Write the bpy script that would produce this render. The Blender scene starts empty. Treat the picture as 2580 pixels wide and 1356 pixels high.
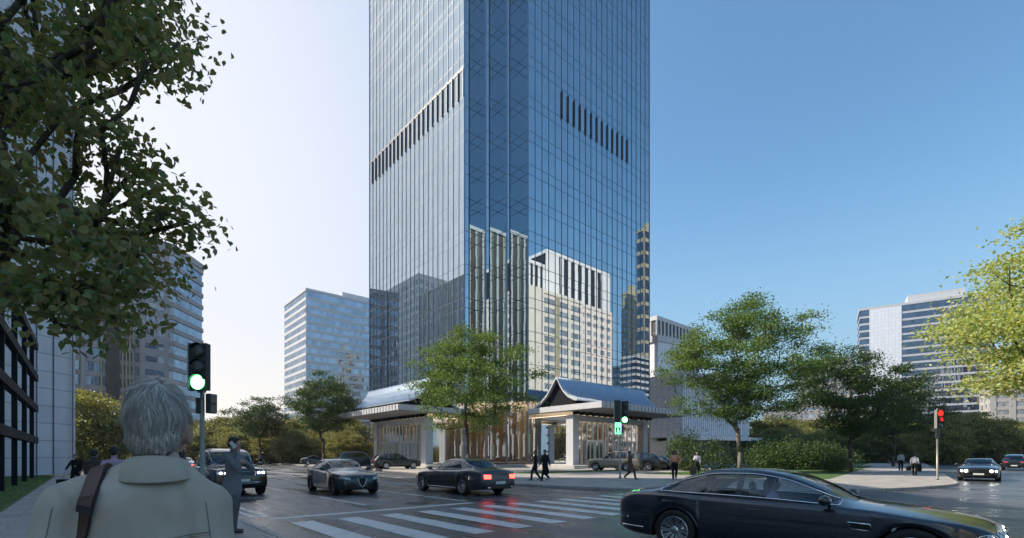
import bpy, bmesh, math, random
import numpy as np
from mathutils import Vector, Matrix, Euler
R=math.radians
C=bpy.context.scene
COL=C.collection
random.seed(7); np.random.seed(7)
F=1213.0; HX=1288.0; HY=1146.0; CH=1.45
AZ=48.6
rv=Vector((math.sin(R(AZ)),math.cos(R(AZ)),0)); lv=Vector((-math.cos(R(AZ)),math.sin(R(AZ)),0))
GR=R(90-AZ)
def UV(u,v,z=0.0): return rv*u+lv*v+Vector((0,0,z))
def at(x,d,z=0.0): return Vector(((x-HX)/F*d,d,z))
def gp(x,y,z=0.0):
    d=(CH-z)*F/(y-HY); return Vector(((x-HX)/F*d,d,z))
def touv(p): return p.x*rv.x+p.y*rv.y, p.x*lv.x+p.y*lv.y
# ------------------------------------------------------------------ materials
M={}
def nmat(name):
    m=bpy.data.materials.new(name); m.use_nodes=True; nt=m.node_tree
    for n in list(nt.nodes): nt.nodes.remove(n)
    o=nt.nodes.new('ShaderNodeOutputMaterial'); M[name]=m
    return m,nt,o
def N(nt,t,**k):
    n=nt.nodes.new(t)
    for a,b in k.items():
        if a in n.inputs: n.inputs[a].default_value=b
        else: setattr(n,a,b)
    return n
def L(nt,a,b): nt.links.new(a,b)
def c4(c): return (c[0],c[1],c[2],1)
def pbr(name,col,rough=.6,metal=0,var=.15,scale=4,bump=0,bscale=20,coat=0,col2=None,spec=.5,island=False,fold=0):
    m,nt,o=nmat(name)
    p=N(nt,'ShaderNodeBsdfPrincipled'); p.inputs['Roughness'].default_value=rough; p.inputs['Metallic'].default_value=metal
    p.inputs['Coat Weight'].default_value=coat; p.inputs['Coat Roughness'].default_value=.03; p.inputs['Specular IOR Level'].default_value=spec
    L(nt,p.outputs[0],o.inputs[0])
    tc=N(nt,'ShaderNodeTexCoord')
    c2=col2 if col2 else tuple(x*(1-var*2) for x in col)
    if var>0 or col2:
        mx=N(nt,'ShaderNodeMix',data_type='RGBA'); mx.inputs[6].default_value=c4(c2); mx.inputs[7].default_value=c4(col)
        if island:
            g=N(nt,'ShaderNodeNewGeometry'); L(nt,g.outputs['Random Per Island'],mx.inputs[0])
        else:
            n=N(nt,'ShaderNodeTexNoise'); n.inputs['Scale'].default_value=scale; n.inputs['Detail'].default_value=5; n.inputs['Roughness'].default_value=.65
            L(nt,tc.outputs['Object'],n.inputs['Vector'])
            r=N(nt,'ShaderNodeMapRange'); r.inputs[1].default_value=.3; r.inputs[2].default_value=.7
            L(nt,n.outputs[0],r.inputs[0]); L(nt,r.outputs[0],mx.inputs[0])
        L(nt,mx.outputs[2],p.inputs['Base Color'])
    else: p.inputs['Base Color'].default_value=c4(col)
    if bump>0:
        n2=N(nt,'ShaderNodeTexNoise'); n2.inputs['Scale'].default_value=bscale; n2.inputs['Detail'].default_value=4
        L(nt,tc.outputs['Object'],n2.inputs['Vector'])
        b=N(nt,'ShaderNodeBump'); b.inputs['Strength'].default_value=bump; b.inputs['Distance'].default_value=.02
        L(nt,n2.outputs[0],b.inputs['Height']); last=b
        if fold:
            mp=N(nt,'ShaderNodeMapping'); mp.inputs['Scale'].default_value=(9,9,4.2); mp.inputs['Rotation'].default_value=(.3,.5,.4); L(nt,tc.outputs['Object'],mp.inputs[0])
            n3=N(nt,'ShaderNodeTexNoise',noise_type='RIDGED_MULTIFRACTAL'); n3.inputs['Scale'].default_value=1; n3.inputs['Detail'].default_value=1.5; n3.inputs['Distortion'].default_value=.6; L(nt,mp.outputs[0],n3.inputs['Vector'])
            b2=N(nt,'ShaderNodeBump'); b2.inputs['Strength'].default_value=fold; b2.inputs['Distance'].default_value=.02; L(nt,n3.outputs[0],b2.inputs['Height']); L(nt,b.outputs[0],b2.inputs['Normal']); last=b2
        L(nt,last.outputs[0],p.inputs['Normal'])
    return m
def emit(name,col,s):
    m,nt,o=nmat(name); e=N(nt,'ShaderNodeEmission'); e.inputs[0].default_value=c4(col); e.inputs[1].default_value=s; L(nt,e.outputs[0],o.inputs[0]); return m
def leafmat(name,ca,cb,trans=.35,cc=None):
    m,nt,o=nmat(name)
    g=N(nt,'ShaderNodeNewGeometry'); cr=N(nt,'ShaderNodeValToRGB')
    cr.color_ramp.elements[0].color=c4(ca); cr.color_ramp.elements[1].color=c4(cb)
    if cc: e=cr.color_ramp.elements.new(.88); e.color=c4(cc)
    L(nt,g.outputs['Random Per Island'],cr.inputs[0])
    d=N(nt,'ShaderNodeBsdfPrincipled'); d.inputs['Roughness'].default_value=.5; d.inputs['Specular IOR Level'].default_value=.35
    t=N(nt,'ShaderNodeBsdfTranslucent')
    L(nt,cr.outputs[0],d.inputs['Base Color'])
    hs=N(nt,'ShaderNodeMix',data_type='RGBA',blend_type='MULTIPLY'); hs.inputs[0].default_value=1; hs.inputs[7].default_value=(1.5,1.35,.55,1)
    L(nt,cr.outputs[0],hs.inputs[6]); L(nt,hs.outputs[2],t.inputs[0])
    mx=N(nt,'ShaderNodeMixShader'); mx.inputs[0].default_value=trans
    L(nt,d.outputs[0],mx.inputs[1]); L(nt,t.outputs[0],mx.inputs[2]); L(nt,mx.outputs[0],o.inputs[0]); return m
def glassmat(name,refl,base,lo=.5,hi=.95,rough=.01,pane=(1.26,1.26,1.45),off=(.37,.41,.1),tilt=.004,transp=None,var=.12,frame=None,wob=.25):
    """curtain-wall glass: mirror-like coat over a dark body, each pane slightly different"""
    m,nt,o=nmat(name)
    tc=N(nt,'ShaderNodeTexCoord'); geo=N(nt,'ShaderNodeNewGeometry')
    def vm(op,a,b=None):
        n=N(nt,'ShaderNodeVectorMath',operation=op)
        L(nt,a,n.inputs[0])
        if b is not None:
            if hasattr(b,'is_output') or hasattr(b,'links'): L(nt,b,n.inputs[1])
            else: n.inputs[1].default_value=b
        return n.outputs[0]
    q=vm('FLOOR',vm('DIVIDE',vm('ADD',tc.outputs['Object'],off),pane))
    wn=N(nt,'ShaderNodeTexWhiteNoise',noise_dimensions='3D'); L(nt,q,wn.inputs['Vector'])
    cen=vm('SUBTRACT',wn.outputs['Color'],(.5,.5,.5))
    sc=N(nt,'ShaderNodeVectorMath',operation='SCALE'); L(nt,cen,sc.inputs[0]); sc.inputs['Scale'].default_value=tilt*2
    ns=N(nt,'ShaderNodeTexNoise'); ns.inputs['Scale'].default_value=.6; ns.inputs['Detail'].default_value=1
    L(nt,tc.outputs['Object'],ns.inputs['Vector'])
    cen2=vm('SUBTRACT',ns.outputs['Color'],(.5,.5,.5))
    sc2=N(nt,'ShaderNodeVectorMath',operation='SCALE'); L(nt,cen2,sc2.inputs[0]); sc2.inputs['Scale'].default_value=tilt*wob
    nn=vm('NORMALIZE',vm('ADD',vm('ADD',geo.outputs['Normal'],sc.outputs[0]),sc2.outputs[0]))
    mx=N(nt,'ShaderNodeMix',data_type='RGBA'); mx.inputs[6].default_value=c4(tuple(x*(1-var) for x in refl)); mx.inputs[7].default_value=c4(refl)
    L(nt,wn.outputs['Value'],mx.inputs[0])
    gl=N(nt,'ShaderNodeBsdfGlossy'); gl.inputs['Roughness'].default_value=rough
    L(nt,mx.outputs[2],gl.inputs['Color']); L(nt,nn,gl.inputs['Normal'])
    if transp:
        df=N(nt,'ShaderNodeBsdfTransparent'); df.inputs[0].default_value=c4(transp)
    else:
        df=N(nt,'ShaderNodeBsdfDiffuse')
        mb=N(nt,'ShaderNodeMix',data_type='RGBA'); mb.inputs[6].default_value=c4(tuple(x*.6 for x in base)); mb.inputs[7].default_value=c4(tuple(x*1.4 for x in base))
        L(nt,wn.outputs['Value'],mb.inputs[0]); L(nt,mb.outputs[2],df.inputs[0])
    lw=N(nt,'ShaderNodeLayerWeight'); lw.inputs[0].default_value=.35; L(nt,nn,lw.inputs['Normal'])
    mr=N(nt,'ShaderNodeMapRange'); mr.inputs[3].default_value=lo; mr.inputs[4].default_value=hi; L(nt,lw.outputs['Fresnel'],mr.inputs[0])
    ms=N(nt,'ShaderNodeMixShader'); L(nt,mr.outputs[0],ms.inputs[0]); L(nt,df.outputs[0],ms.inputs[1]); L(nt,gl.outputs[0],ms.inputs[2])
    L(nt,ms.outputs[0],o.inputs[0]); return m
def brickmat(name,c1,c2,mortar,bw,bh,rough=.7,ms=.01,noise=.25,bump=.3,offset=.5,axis='XY',rv=0):
    m,nt,o=nmat(name); tc=N(nt,'ShaderNodeTexCoord')
    vec=tc.outputs['Object']
    if axis!='XY':
        sx=N(nt,'ShaderNodeSeparateXYZ'); L(nt,vec,sx.inputs[0]); ad=N(nt,'ShaderNodeMath',operation='ADD')
        L(nt,sx.outputs[0],ad.inputs[0]); L(nt,sx.outputs[1],ad.inputs[1])
        cb=N(nt,'ShaderNodeCombineXYZ'); L(nt,ad.outputs[0],cb.inputs[0]); L(nt,sx.outputs[2],cb.inputs[1]); vec=cb.outputs[0]
    b=N(nt,'ShaderNodeTexBrick'); b.offset=offset
    b.inputs['Color1'].default_value=c4(c1); b.inputs['Color2'].default_value=c4(c2); b.inputs['Mortar'].default_value=c4(mortar)
    b.inputs['Scale'].default_value=1; b.inputs['Mortar Size'].default_value=ms; b.inputs['Brick Width'].default_value=bw; b.inputs['Row Height'].default_value=bh
    L(nt,vec,b.inputs['Vector'])
    n=N(nt,'ShaderNodeTexNoise'); n.inputs['Scale'].default_value=.7; n.inputs['Detail'].default_value=8; L(nt,tc.outputs['Object'],n.inputs['Vector'])
    r=N(nt,'ShaderNodeMapRange'); r.inputs[1].default_value=.3; r.inputs[2].default_value=.7; r.inputs[3].default_value=1-noise; r.inputs[4].default_value=1
    L(nt,n.outputs[0],r.inputs[0])
    mu=N(nt,'ShaderNodeMix',data_type='RGBA',blend_type='MULTIPLY'); mu.inputs[0].default_value=1
    L(nt,b.outputs[0],mu.inputs[6]); L(nt,r.outputs[0],mu.inputs[7])
    p=N(nt,'ShaderNodeBsdfPrincipled'); p.inputs['Roughness'].default_value=rough
    L(nt,mu.outputs[2],p.inputs['Base Color'])
    bp=N(nt,'ShaderNodeBump'); bp.inputs['Strength'].default_value=bump; bp.inputs['Distance'].default_value=.01; bp.invert=True
    L(nt,b.outputs['Fac'],bp.inputs['Height']); L(nt,bp.outputs[0],p.inputs['Normal'])
    L(nt,p.outputs[0],o.inputs[0]); return m
# ------------------------------------------------------------------ mesh builder
class MB:
    def __init__(s): s.v=[]; s.f=[]; s.m=[]; s.sm=[]
    def face(s,idx,m=0,sm=False): s.f.append(tuple(idx)); s.m.append(m); s.sm.append(sm)
    def add(s,vs,fs,m=0,sm=False):
        b=len(s.v); s.v+= [tuple(p) for p in vs]
        for f in fs: s.face([b+i for i in f],m,sm)
    def box(s,x0,x1,y0,y1,z0,z1,m=0):
        s.add([(x0,y0,z0),(x1,y0,z0),(x1,y1,z0),(x0,y1,z0),(x0,y0,z1),(x1,y0,z1),(x1,y1,z1),(x0,y1,z1)],
              [(3,2,1,0),(4,5,6,7),(0,1,5,4),(1,2,6,5),(2,3,7,6),(3,0,4,7)],m); return s
    def prism(s,poly,z0,z1,m=0,cap=True,sides=True,bot=True):
        n=len(poly); b=len(s.v); s.v+=[(p[0],p[1],z0) for p in poly]+[(p[0],p[1],z1) for p in poly]
        if sides:
            for i in range(n): j=(i+1)%n; s.face((b+i,b+j,b+n+j,b+n+i),m)
        if cap: s.face([b+n+i for i in range(n)],m)
        if bot: s.face([b+i for i in reversed(range(n))],m)
        return s
    def rings(s,rs,m=0,caps=(True,True),closed=True,sm=True):
        b=len(s.v); n=len(rs[0])
        for r in rs: s.v+=[tuple(p) for p in r]
        for k in range(len(rs)-1):
            for i in range(n if closed else n-1):
                j=(i+1)%n; s.face((b+k*n+i,b+k*n+j,b+(k+1)*n+j,b+(k+1)*n+i),m,sm)
        if caps[0]: s.face([b+i for i in reversed(range(n))],m)
        if caps[1]: s.face([b+(len(rs)-1)*n+i for i in range(n)],m)
        return s
    def tube(s,pts,rad,n=8,m=0,sm=True):
        pts=[Vector(p) for p in pts]; 
        if not hasattr(rad,'__len__'): rad=[rad]*len(pts)
        rs=[]; up=None
        for i,p in enumerate(pts):
            d=(pts[min(i+1,len(pts)-1)]-pts[max(i-1,0)]).normalized()
            if up is None:
                up=Vector((0,0,1)) if abs(d.z)<.9 else Vector((1,0,0))
            a=d.cross(up); 
            if a.length<1e-4: a=d.cross(Vector((0,1,0)))
            a.normalize(); b2=a.cross(d).normalized(); up=b2
            rs.append([p+a*math.cos(t)*rad[i]+b2*math.sin(t)*rad[i] for t in [2*math.pi*k/n for k in range(n)]])
        rs=[list(r) for r in rs]
        return s.rings(rs,m,sm=sm)
    def ell(s,c,r,m=0,nu=14,nv=9,rot=None):
        rs=[]
        c=Vector(c)
        for i in range(nv+1):
            t=math.pi*(i+.0)/nv; t=min(max(t,.06),math.pi-.06)
            ring=[]
            for k in range(nu):
                a=2*math.pi*k/nu; p=Vector((r[0]*math.sin(t)*math.cos(a),r[1]*math.sin(t)*math.sin(a),-r[2]*math.cos(t)))
                if rot: p=rot@p
                ring.append(c+p)
            rs.append(ring)
        return s.rings(rs,m)
    def mesh(s,name,mats):
        me=bpy.data.meshes.new(name); me.from_pydata(s.v,[],s.f)
        for mt in mats: me.materials.append(M[mt] if isinstance(mt,str) else mt)
        if s.f:
            me.polygons.foreach_set('material_index',s.m); me.polygons.foreach_set('use_smooth',s.sm)
        me.update(); return me
    def build(s,name,mats,parent=None,loc=None,rz=0):
        if isinstance(mats,str): mats=[mats]
        return link(name,s.mesh(name,mats),parent,loc,rz)
def link(name,data,parent=None,loc=None,rz=0):
    o=bpy.data.objects.new(name,data); COL.objects.link(o)
    if parent is not None: o.parent=parent
    if loc is not None: o.location=loc
    if rz: o.rotation_euler=(0,0,rz)
    return o
def tag(o,label=None,cat=None,group=None,kind=None):
    if label: o['label']=label
    if cat: o['category']=cat
    if group: o['group']=group
    if kind: o['kind']=kind
    return o
def thing(name,label,cat,loc=(0,0,0),rz=0,group=None):
    o=link(name,None,None,loc,rz); o.empty_display_size=.3
    return tag(o,label,cat,group)
def copy_tree(o,parent=None):
    c=o.copy(); COL.objects.link(c); c.parent=parent
    for ch in o.children: copy_tree(ch,c)
    return c
# ------------------------------------------------------------------ palette
pbr('white_panel',(.52,.54,.58),.45,var=.06,scale=.8)
pbr('slat_white',(.8,.82,.86),.5,var=.04)
pbr('white_paint',(.72,.73,.74),.5,var=.05)
pbr('stone_light',(.45,.44,.43),.6,var=.1,scale=1.2,bump=.1)
pbr('steel_light',(.62,.66,.72),.28,1,var=.08,scale=2)
pbr('roof_metal',(.52,.62,.74),.3,.6,var=.08,scale=1.5)
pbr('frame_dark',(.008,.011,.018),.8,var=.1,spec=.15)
pbr('frame_fin',(.17,.26,.38),.5,.2,var=.05)
pbr('transom_grey',(.07,.10,.14),.5,.2,var=.05)
pbr('louvre_dark',(.012,.016,.02),.5,var=.1)
pbr('soffit',(.22,.22,.23),.6,var=.06)
pbr('wood_panel',(.66,.42,.19),.45,var=.18,scale=1.4)
pbr('wood_pale',(.7,.58,.42),.5,var=.1,scale=1.4)
pbr('concrete',(.36,.35,.34),.8,var=.12,scale=.6,bump=.15)
pbr('concrete_dark',(.13,.125,.14),.7,var=.1,scale=.5)
pbr('clad_beige',(.82,.77,.71),.7,var=.06,scale=.3)
pbr('clad_pink',(.84,.76,.73),.7,var=.05,scale=.3)
pbr('clad_grey',(.36,.34,.37),.6,var=.08,scale=.3)
pbr('clad_black',(.02,.02,.025),.5,var=.1,scale=.3)
pbr('wood_dark',(.20,.13,.09),.5,var=.2,scale=1.2)
pbr('clad_green',(.2,.28,.2),.6,var=.1)
pbr('clad_yellow',(.42,.38,.26),.7,var=.08,scale=.3)
glassmat('tower_glass',(.72,.83,.90),(.004,.008,.014),lo=.62,hi=.95,tilt=.0003,var=.07)
glassmat('lobby_glass',(.8,.85,.9),(0,0,0),lo=.55,hi=.92,tilt=.0012,transp=(.6,.58,.56))
glassmat('city_glass',(.6,.72,.86),(.03,.05,.08),lo=.5,hi=.92,pane=(1.5,1.5,4.1),tilt=.012,var=.35)
glassmat('city_glass_dark',(.42,.5,.62),(.02,.025,.04),lo=.4,hi=.9,pane=(1.8,1.8,3.4),tilt=.014,var=.4)
glassmat('flat_glass',(.6,.68,.76),(.32,.35,.38),lo=.25,hi=.85,pane=(1.3,1.3,3.3),tilt=.015,var=.4)
brickmat('facade_panel',(.62,.65,.72),(.67,.70,.76),(.36,.39,.44),3.2,1.28,rough=.6,ms=.035,noise=.14,axis='XZ',offset=0)
brickmat('wall_panel',(.70,.75,.84),(.75,.80,.87),(.33,.36,.4),1.6,2.2,rough=.55,ms=.03,noise=.08,axis='XZ',offset=0)
brickmat('paving',(.30,.29,.285),(.36,.35,.34),(.14,.14,.14),1.2,.6,rough=.7,ms=.008,noise=.22)
brickmat('kerb_stone',(.36,.345,.33),(.42,.4,.385),(.12,.12,.12),1.0,1.0,rough=.7,ms=.01,noise=.25)
pbr('lawn',(.055,.12,.018),.9,var=.2,scale=.5,col2=(.03,.075,.012),bump=.6,bscale=60)
pbr('bark',(.10,.075,.055),.85,var=.3,scale=6,bump=.6,bscale=14)
pbr('bark_pale',(.2,.18,.15),.85,var=.3,scale=6,bump=.5,bscale=14)
leafmat('leaf_near',(.12,.20,.08),(.25,.33,.14),.45,(.30,.24,.12))
leafmat('leaf_mid',(.042,.115,.026),(.105,.20,.05),.38,(.16,.24,.08))
leafmat('leaf_sun',(.20,.32,.10),(.37,.46,.20),.45,(.5,.52,.26))
leafmat('leaf_far',(.10,.14,.04),(.21,.25,.085),.3,(.26,.25,.10))
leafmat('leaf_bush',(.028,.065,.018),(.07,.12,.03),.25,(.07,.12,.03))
# asphalt: dark, damp-looking with wear
def asphalt():
    m,nt,o=nmat('asphalt'); tc=N(nt,'ShaderNodeTexCoord')
    def noise(s,d=6,r=.6):
        n=N(nt,'ShaderNodeTexNoise'); n.inputs['Scale'].default_value=s; n.inputs['Detail'].default_value=d; n.inputs['Roughness'].default_value=r
        L(nt,tc.outputs['Object'],n.inputs['Vector']); return n
    st=N(nt,'ShaderNodeMapping'); st.inputs['Scale'].default_value=(1.1,.12,1); L(nt,tc.outputs['Object'],st.inputs[0])
    big=noise(.25,5); fine=noise(55,3,.8); tr=N(nt,'ShaderNodeTexNoise'); tr.inputs['Scale'].default_value=1; tr.inputs['Detail'].default_value=4
    L(nt,st.outputs[0],tr.inputs['Vector'])
    cr=N(nt,'ShaderNodeValToRGB'); cr.color_ramp.elements[0].position=.42; cr.color_ramp.elements[0].color=(.034,.038,.048,1); cr.color_ramp.elements[1].position=.59; cr.color_ramp.elements[1].color=(.115,.12,.135,1)
    a=N(nt,'ShaderNodeMath',operation='MULTIPLY_ADD'); a.inputs[1].default_value=.5; L(nt,big.outputs[0],a.inputs[0])
    b=N(nt,'ShaderNodeMath',operation='MULTIPLY'); b.inputs[1].default_value=.5; L(nt,tr.outputs[0],b.inputs[0]); L(nt,b.outputs[0],a.inputs[2])
    L(nt,a.outputs[0],cr.inputs[0])
    sp=N(nt,'ShaderNodeMix',data_type='RGBA',blend_type='MULTIPLY'); sp.inputs[0].default_value=1
    fr=N(nt,'ShaderNodeMapRange'); fr.inputs[1].default_value=.3; fr.inputs[2].default_value=.7; fr.inputs[3].default_value=.6; fr.inputs[4].default_value=1.35; L(nt,fine.outputs[0],fr.inputs[0])
    L(nt,cr.outputs[0],sp.inputs[6]); L(nt,fr.outputs[0],sp.inputs[7])
    vo=N(nt,'ShaderNodeTexVoronoi',feature='DISTANCE_TO_EDGE'); vo.inputs['Scale'].default_value=.16
    wv=N(nt,'ShaderNodeMix',data_type='RGBA'); wv.inputs[0].default_value=.12; L(nt,tc.outputs['Object'],wv.inputs[6]); nw=noise(1.2,6,.7); sc_=N(nt,'ShaderNodeVectorMath',operation='SCALE'); sc_.inputs['Scale'].default_value=14; L(nt,nw.outputs['Color'],sc_.inputs[0]); L(nt,sc_.outputs[0],wv.inputs[7]); L(nt,wv.outputs[2],vo.inputs['Vector'])
    ck=N(nt,'ShaderNodeMapRange'); ck.inputs[1].default_value=0; ck.inputs[2].default_value=.012; ck.inputs[3].default_value=.35; ck.inputs[4].default_value=1; L(nt,vo.outputs['Distance'],ck.inputs[0])
    cm_=N(nt,'ShaderNodeMix',data_type='RGBA',blend_type='MULTIPLY'); cm_.inputs[0].default_value=1; L(nt,sp.outputs[2],cm_.inputs[6]); L(nt,ck.outputs[0],cm_.inputs[7])
    p=N(nt,'ShaderNodeBsdfPrincipled'); L(nt,cm_.outputs[2],p.inputs['Base Color'])
    rr=N(nt,'ShaderNodeMapRange'); rr.inputs[1].default_value=.42; rr.inputs[2].default_value=.58; rr.inputs[3].default_value=.17; rr.inputs[4].default_value=.46; L(nt,a.outputs[0],rr.inputs[0])
    L(nt,rr.outputs[0],p.inputs['Roughness'])
    bp=N(nt,'ShaderNodeBump'); bp.inputs['Strength'].default_value=.5; bp.inputs['Distance'].default_value=.008; L(nt,fine.outputs[0],bp.inputs['Height']); L(nt,bp.outputs[0],p.inputs['Normal'])
    L(nt,p.outputs[0],o.inputs[0])
asphalt()
m,nt,o=nmat('road_paint'); tc=N(nt,'ShaderNodeTexCoord'); n1=N(nt,'ShaderNodeTexNoise'); n1.inputs['Scale'].default_value=2.2; n1.inputs['Detail'].default_value=12; n1.inputs['Roughness'].default_value=.8; L(nt,tc.outputs['Object'],n1.inputs['Vector'])
r1=N(nt,'ShaderNodeValToRGB'); r1.color_ramp.elements[0].position=.34; r1.color_ramp.elements[0].color=(.16,.162,.17,1); r1.color_ramp.elements[1].position=.45; r1.color_ramp.elements[1].color=(.56,.56,.56,1); e=r1.color_ramp.elements.new(.7); e.color=(.68,.68,.67,1)
L(nt,n1.outputs[0],r1.inputs[0]); p=N(nt,'ShaderNodeBsdfPrincipled'); p.inputs['Roughness'].default_value=.5; L(nt,r1.outputs[0],p.inputs['Base Color']); L(nt,p.outputs[0],o.inputs[0])
# ------------------------------------------------------------------ camera, world, sun
cd=bpy.data.cameras.new('camera'); cam=bpy.data.objects.new('camera',cd); COL.objects.link(cam)
cd.sensor_width=36; cd.lens=36*F/2576; cd.shift_y=(HY-677)/2576; cd.shift_x=0; cd.clip_start=.05; cd.clip_end=6000
cam.location=(0,0,CH); cam.rotation_euler=(R(90),0,0); C.camera=cam
SAZ=-80; SEL=40
sd=Vector((math.sin(R(SAZ))*math.cos(R(SEL)),math.cos(R(SAZ))*math.cos(R(SEL)),math.sin(R(SEL))))
ld=bpy.data.lights.new('sun','SUN'); ld.energy=5; ld.angle=R(.5); ld.color=(1,.87,.70)
sun=bpy.data.objects.new('sun',ld); COL.objects.link(sun); sun.rotation_euler=sd.to_track_quat('Z','Y').to_euler()
w=bpy.data.worlds.new('World'); C.world=w; w.use_nodes=True; nt=w.node_tree
for n in list(nt.nodes): nt.nodes.remove(n)
wo=N(nt,'ShaderNodeOutputWorld'); bg=N(nt,'ShaderNodeBackground'); bg.inputs[1].default_value=.15
sky=N(nt,'ShaderNodeTexSky',sky_type='NISHITA'); sky.sun_disc=False; sky.sun_elevation=R(SEL); sky.sun_rotation=R(SAZ); sky.air_density=1.1; sky.dust_density=.5; sky.ozone_density=2.5; sky.altitude=50
# bright milky sky towards the sun
g=N(nt,'ShaderNodeNewGeometry'); tcw=N(nt,'ShaderNodeTexCoord')
gd=Vector((math.sin(R(-58))*math.cos(R(14)),math.cos(R(-58))*math.cos(R(14)),math.sin(R(14))))
dt=N(nt,'ShaderNodeVectorMath',operation='DOT_PRODUCT'); dt.inputs[1].default_value=gd; nv=N(nt,'ShaderNodeVectorMath',operation='NORMALIZE')
L(nt,tcw.outputs['Generated'],nv.inputs[0]); L(nt,nv.outputs[0],dt.inputs[0])
mr=N(nt,'ShaderNodeMapRange',interpolation_type='SMOOTHERSTEP'); mr.inputs[1].default_value=.30; mr.inputs[2].default_value=1.0; mr.inputs[3].default_value=0; mr.inputs[4].default_value=.97
L(nt,dt.outputs['Value'],mr.inputs[0])
ti=N(nt,'ShaderNodeMix',data_type='RGBA',blend_type='MULTIPLY'); ti.inputs[0].default_value=1; ti.inputs[7].default_value=(.60,.82,.84,1); L(nt,sky.outputs[0],ti.inputs[6])
sx=N(nt,'ShaderNodeSeparateXYZ'); L(nt,nv.outputs[0],sx.inputs[0])
hz=N(nt,'ShaderNodeMapRange',interpolation_type='SMOOTHSTEP'); hz.inputs[1].default_value=-.02; hz.inputs[2].default_value=.5; hz.inputs[3].default_value=.92; hz.inputs[4].default_value=0; L(nt,sx.outputs[2],hz.inputs[0])
hm_=N(nt,'ShaderNodeMix',data_type='RGBA'); hm_.inputs[7].default_value=(1.5,2.15,2.75,1)
L(nt,hz.outputs[0],hm_.inputs[0]); L(nt,ti.outputs[2],hm_.inputs[6])
gm=N(nt,'ShaderNodeMix',data_type='RGBA'); gm.inputs[7].default_value=(3.55,3.62,3.95,1)
wz=N(nt,'ShaderNodeMapRange',interpolation_type='SMOOTHSTEP'); wz.inputs[1].default_value=0; wz.inputs[2].default_value=.3; wz.inputs[3].default_value=1; wz.inputs[4].default_value=0; L(nt,sx.outputs[2],wz.inputs[0])
wm=N(nt,'ShaderNodeMix',data_type='RGBA'); wm.inputs[6].default_value=(3.55,3.62,3.95,1); wm.inputs[7].default_value=(4.5,4.2,3.8,1); L(nt,wz.outputs[0],wm.inputs[0]); L(nt,wm.outputs[2],gm.inputs[7])
L(nt,mr.outputs[0],gm.inputs[0]); L(nt,hm_.outputs[2],gm.inputs[6]); L(nt,gm.outputs[2],bg.inputs[0])
L(nt,bg.outputs[0],wo.inputs[0])
C.view_settings.view_transform='Standard'; C.view_settings.look='None'; C.view_settings.exposure=.75; C.view_settings.gamma=1
C.cycles.max_bounces=8; C.cycles.glossy_bounces=5; C.cycles.transparent_max_bounces=16; C.cycles.transmission_bounces=4; C.cycles.diffuse_bounces=3
C.cycles.use_denoising=True; C.cycles.sample_clamp_indirect=6; C.cycles.blur_glossy=.3
C.cycles.caustics_reflective=False; C.cycles.caustics_refractive=False
emit('lamp_warm',(1,.72,.42),4); emit('lamp_soft',(1,.74,.46),1.2)
# ------------------------------------------------------------------ ground
def gsheet(name,poly,z,mat,kind='structure'):
    mb=MB(); mb.v=[(p[0],p[1],0) for p in poly]; mb.face(range(len(poly)),0)
    o=mb.build(name,mat,None,(0,0,z),GR); return tag(o,kind=kind)
gsheet('ground',[(-3000,-3000),(3000,-3000),(3000,3000),(-3000,3000)],-.135,'concrete')
gsheet('road',[(-400,-400),(400,-400),(400,400),(-400,400)],-.12,'asphalt')
def slab(name,poly,z0,z1,mat):
    mb=MB().prism(poly,z0,z1,0,bot=False); o=mb.build(name,mat,None,(0,0,0),GR); return tag(o,kind='structure')
def smooth_poly(pts,it=2):
    for _ in range(it):
        q=[pts[0]]
        for a,b in zip(pts[:-1],pts[1:]):
            q+= [(a[0]*.75+b[0]*.25,a[1]*.75+b[1]*.25),(a[0]*.25+b[0]*.75,a[1]*.25+b[1]*.75)]
        q.append(pts[-1]); pts=q
    return pts
edge=[(27,130),(25.8,98),(22.8,41),(20.5,30),(17.4,24),(16.8,19.5),(16.9,16.5),(17.9,12.2),(20,8.5),(24.2,5.7),(29,4.1),(33.7,3.3),(38.5,4.1),(87,11.8),(160,23)]
edge=smooth_poly(edge,2)
# pavement round the tower; kerb along its edge
def offs(pl,d):
    r=[]
    for i,p in enumerate(pl):
        a=Vector(pl[max(i-1,0)]); b=Vector(pl[min(i+1,len(pl)-1)]); t=(b-a).normalized(); n=Vector((-t.y,t.x)); r.append((p[0]+n.x*d,p[1]+n.y*d))
    return r
ein=offs(edge,.16)
slab('pavement',ein+[(160,200),(27,200)],-.2,0,'paving')
def strip(name,a,b,z0,z1,mat):
    mb=MB(); n=len(a)
    rs=[[(a[i][0],a[i][1],z0),(a[i][0],a[i][1],z1-.02),(a[i][0]+(b[i][0]-a[i][0])*.12,a[i][1]+(b[i][1]-a[i][1])*.12,z1),(b[i][0],b[i][1],z1),(b[i][0],b[i][1],z0)] for i in range(n)]
    mb.rings(rs,0,sm=False); o=mb.build(name,mat,None,(0,0,0),GR); return tag(o,kind='structure')
strip('kerb',edge,ein,-.2,.012,'kerb_stone')
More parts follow.
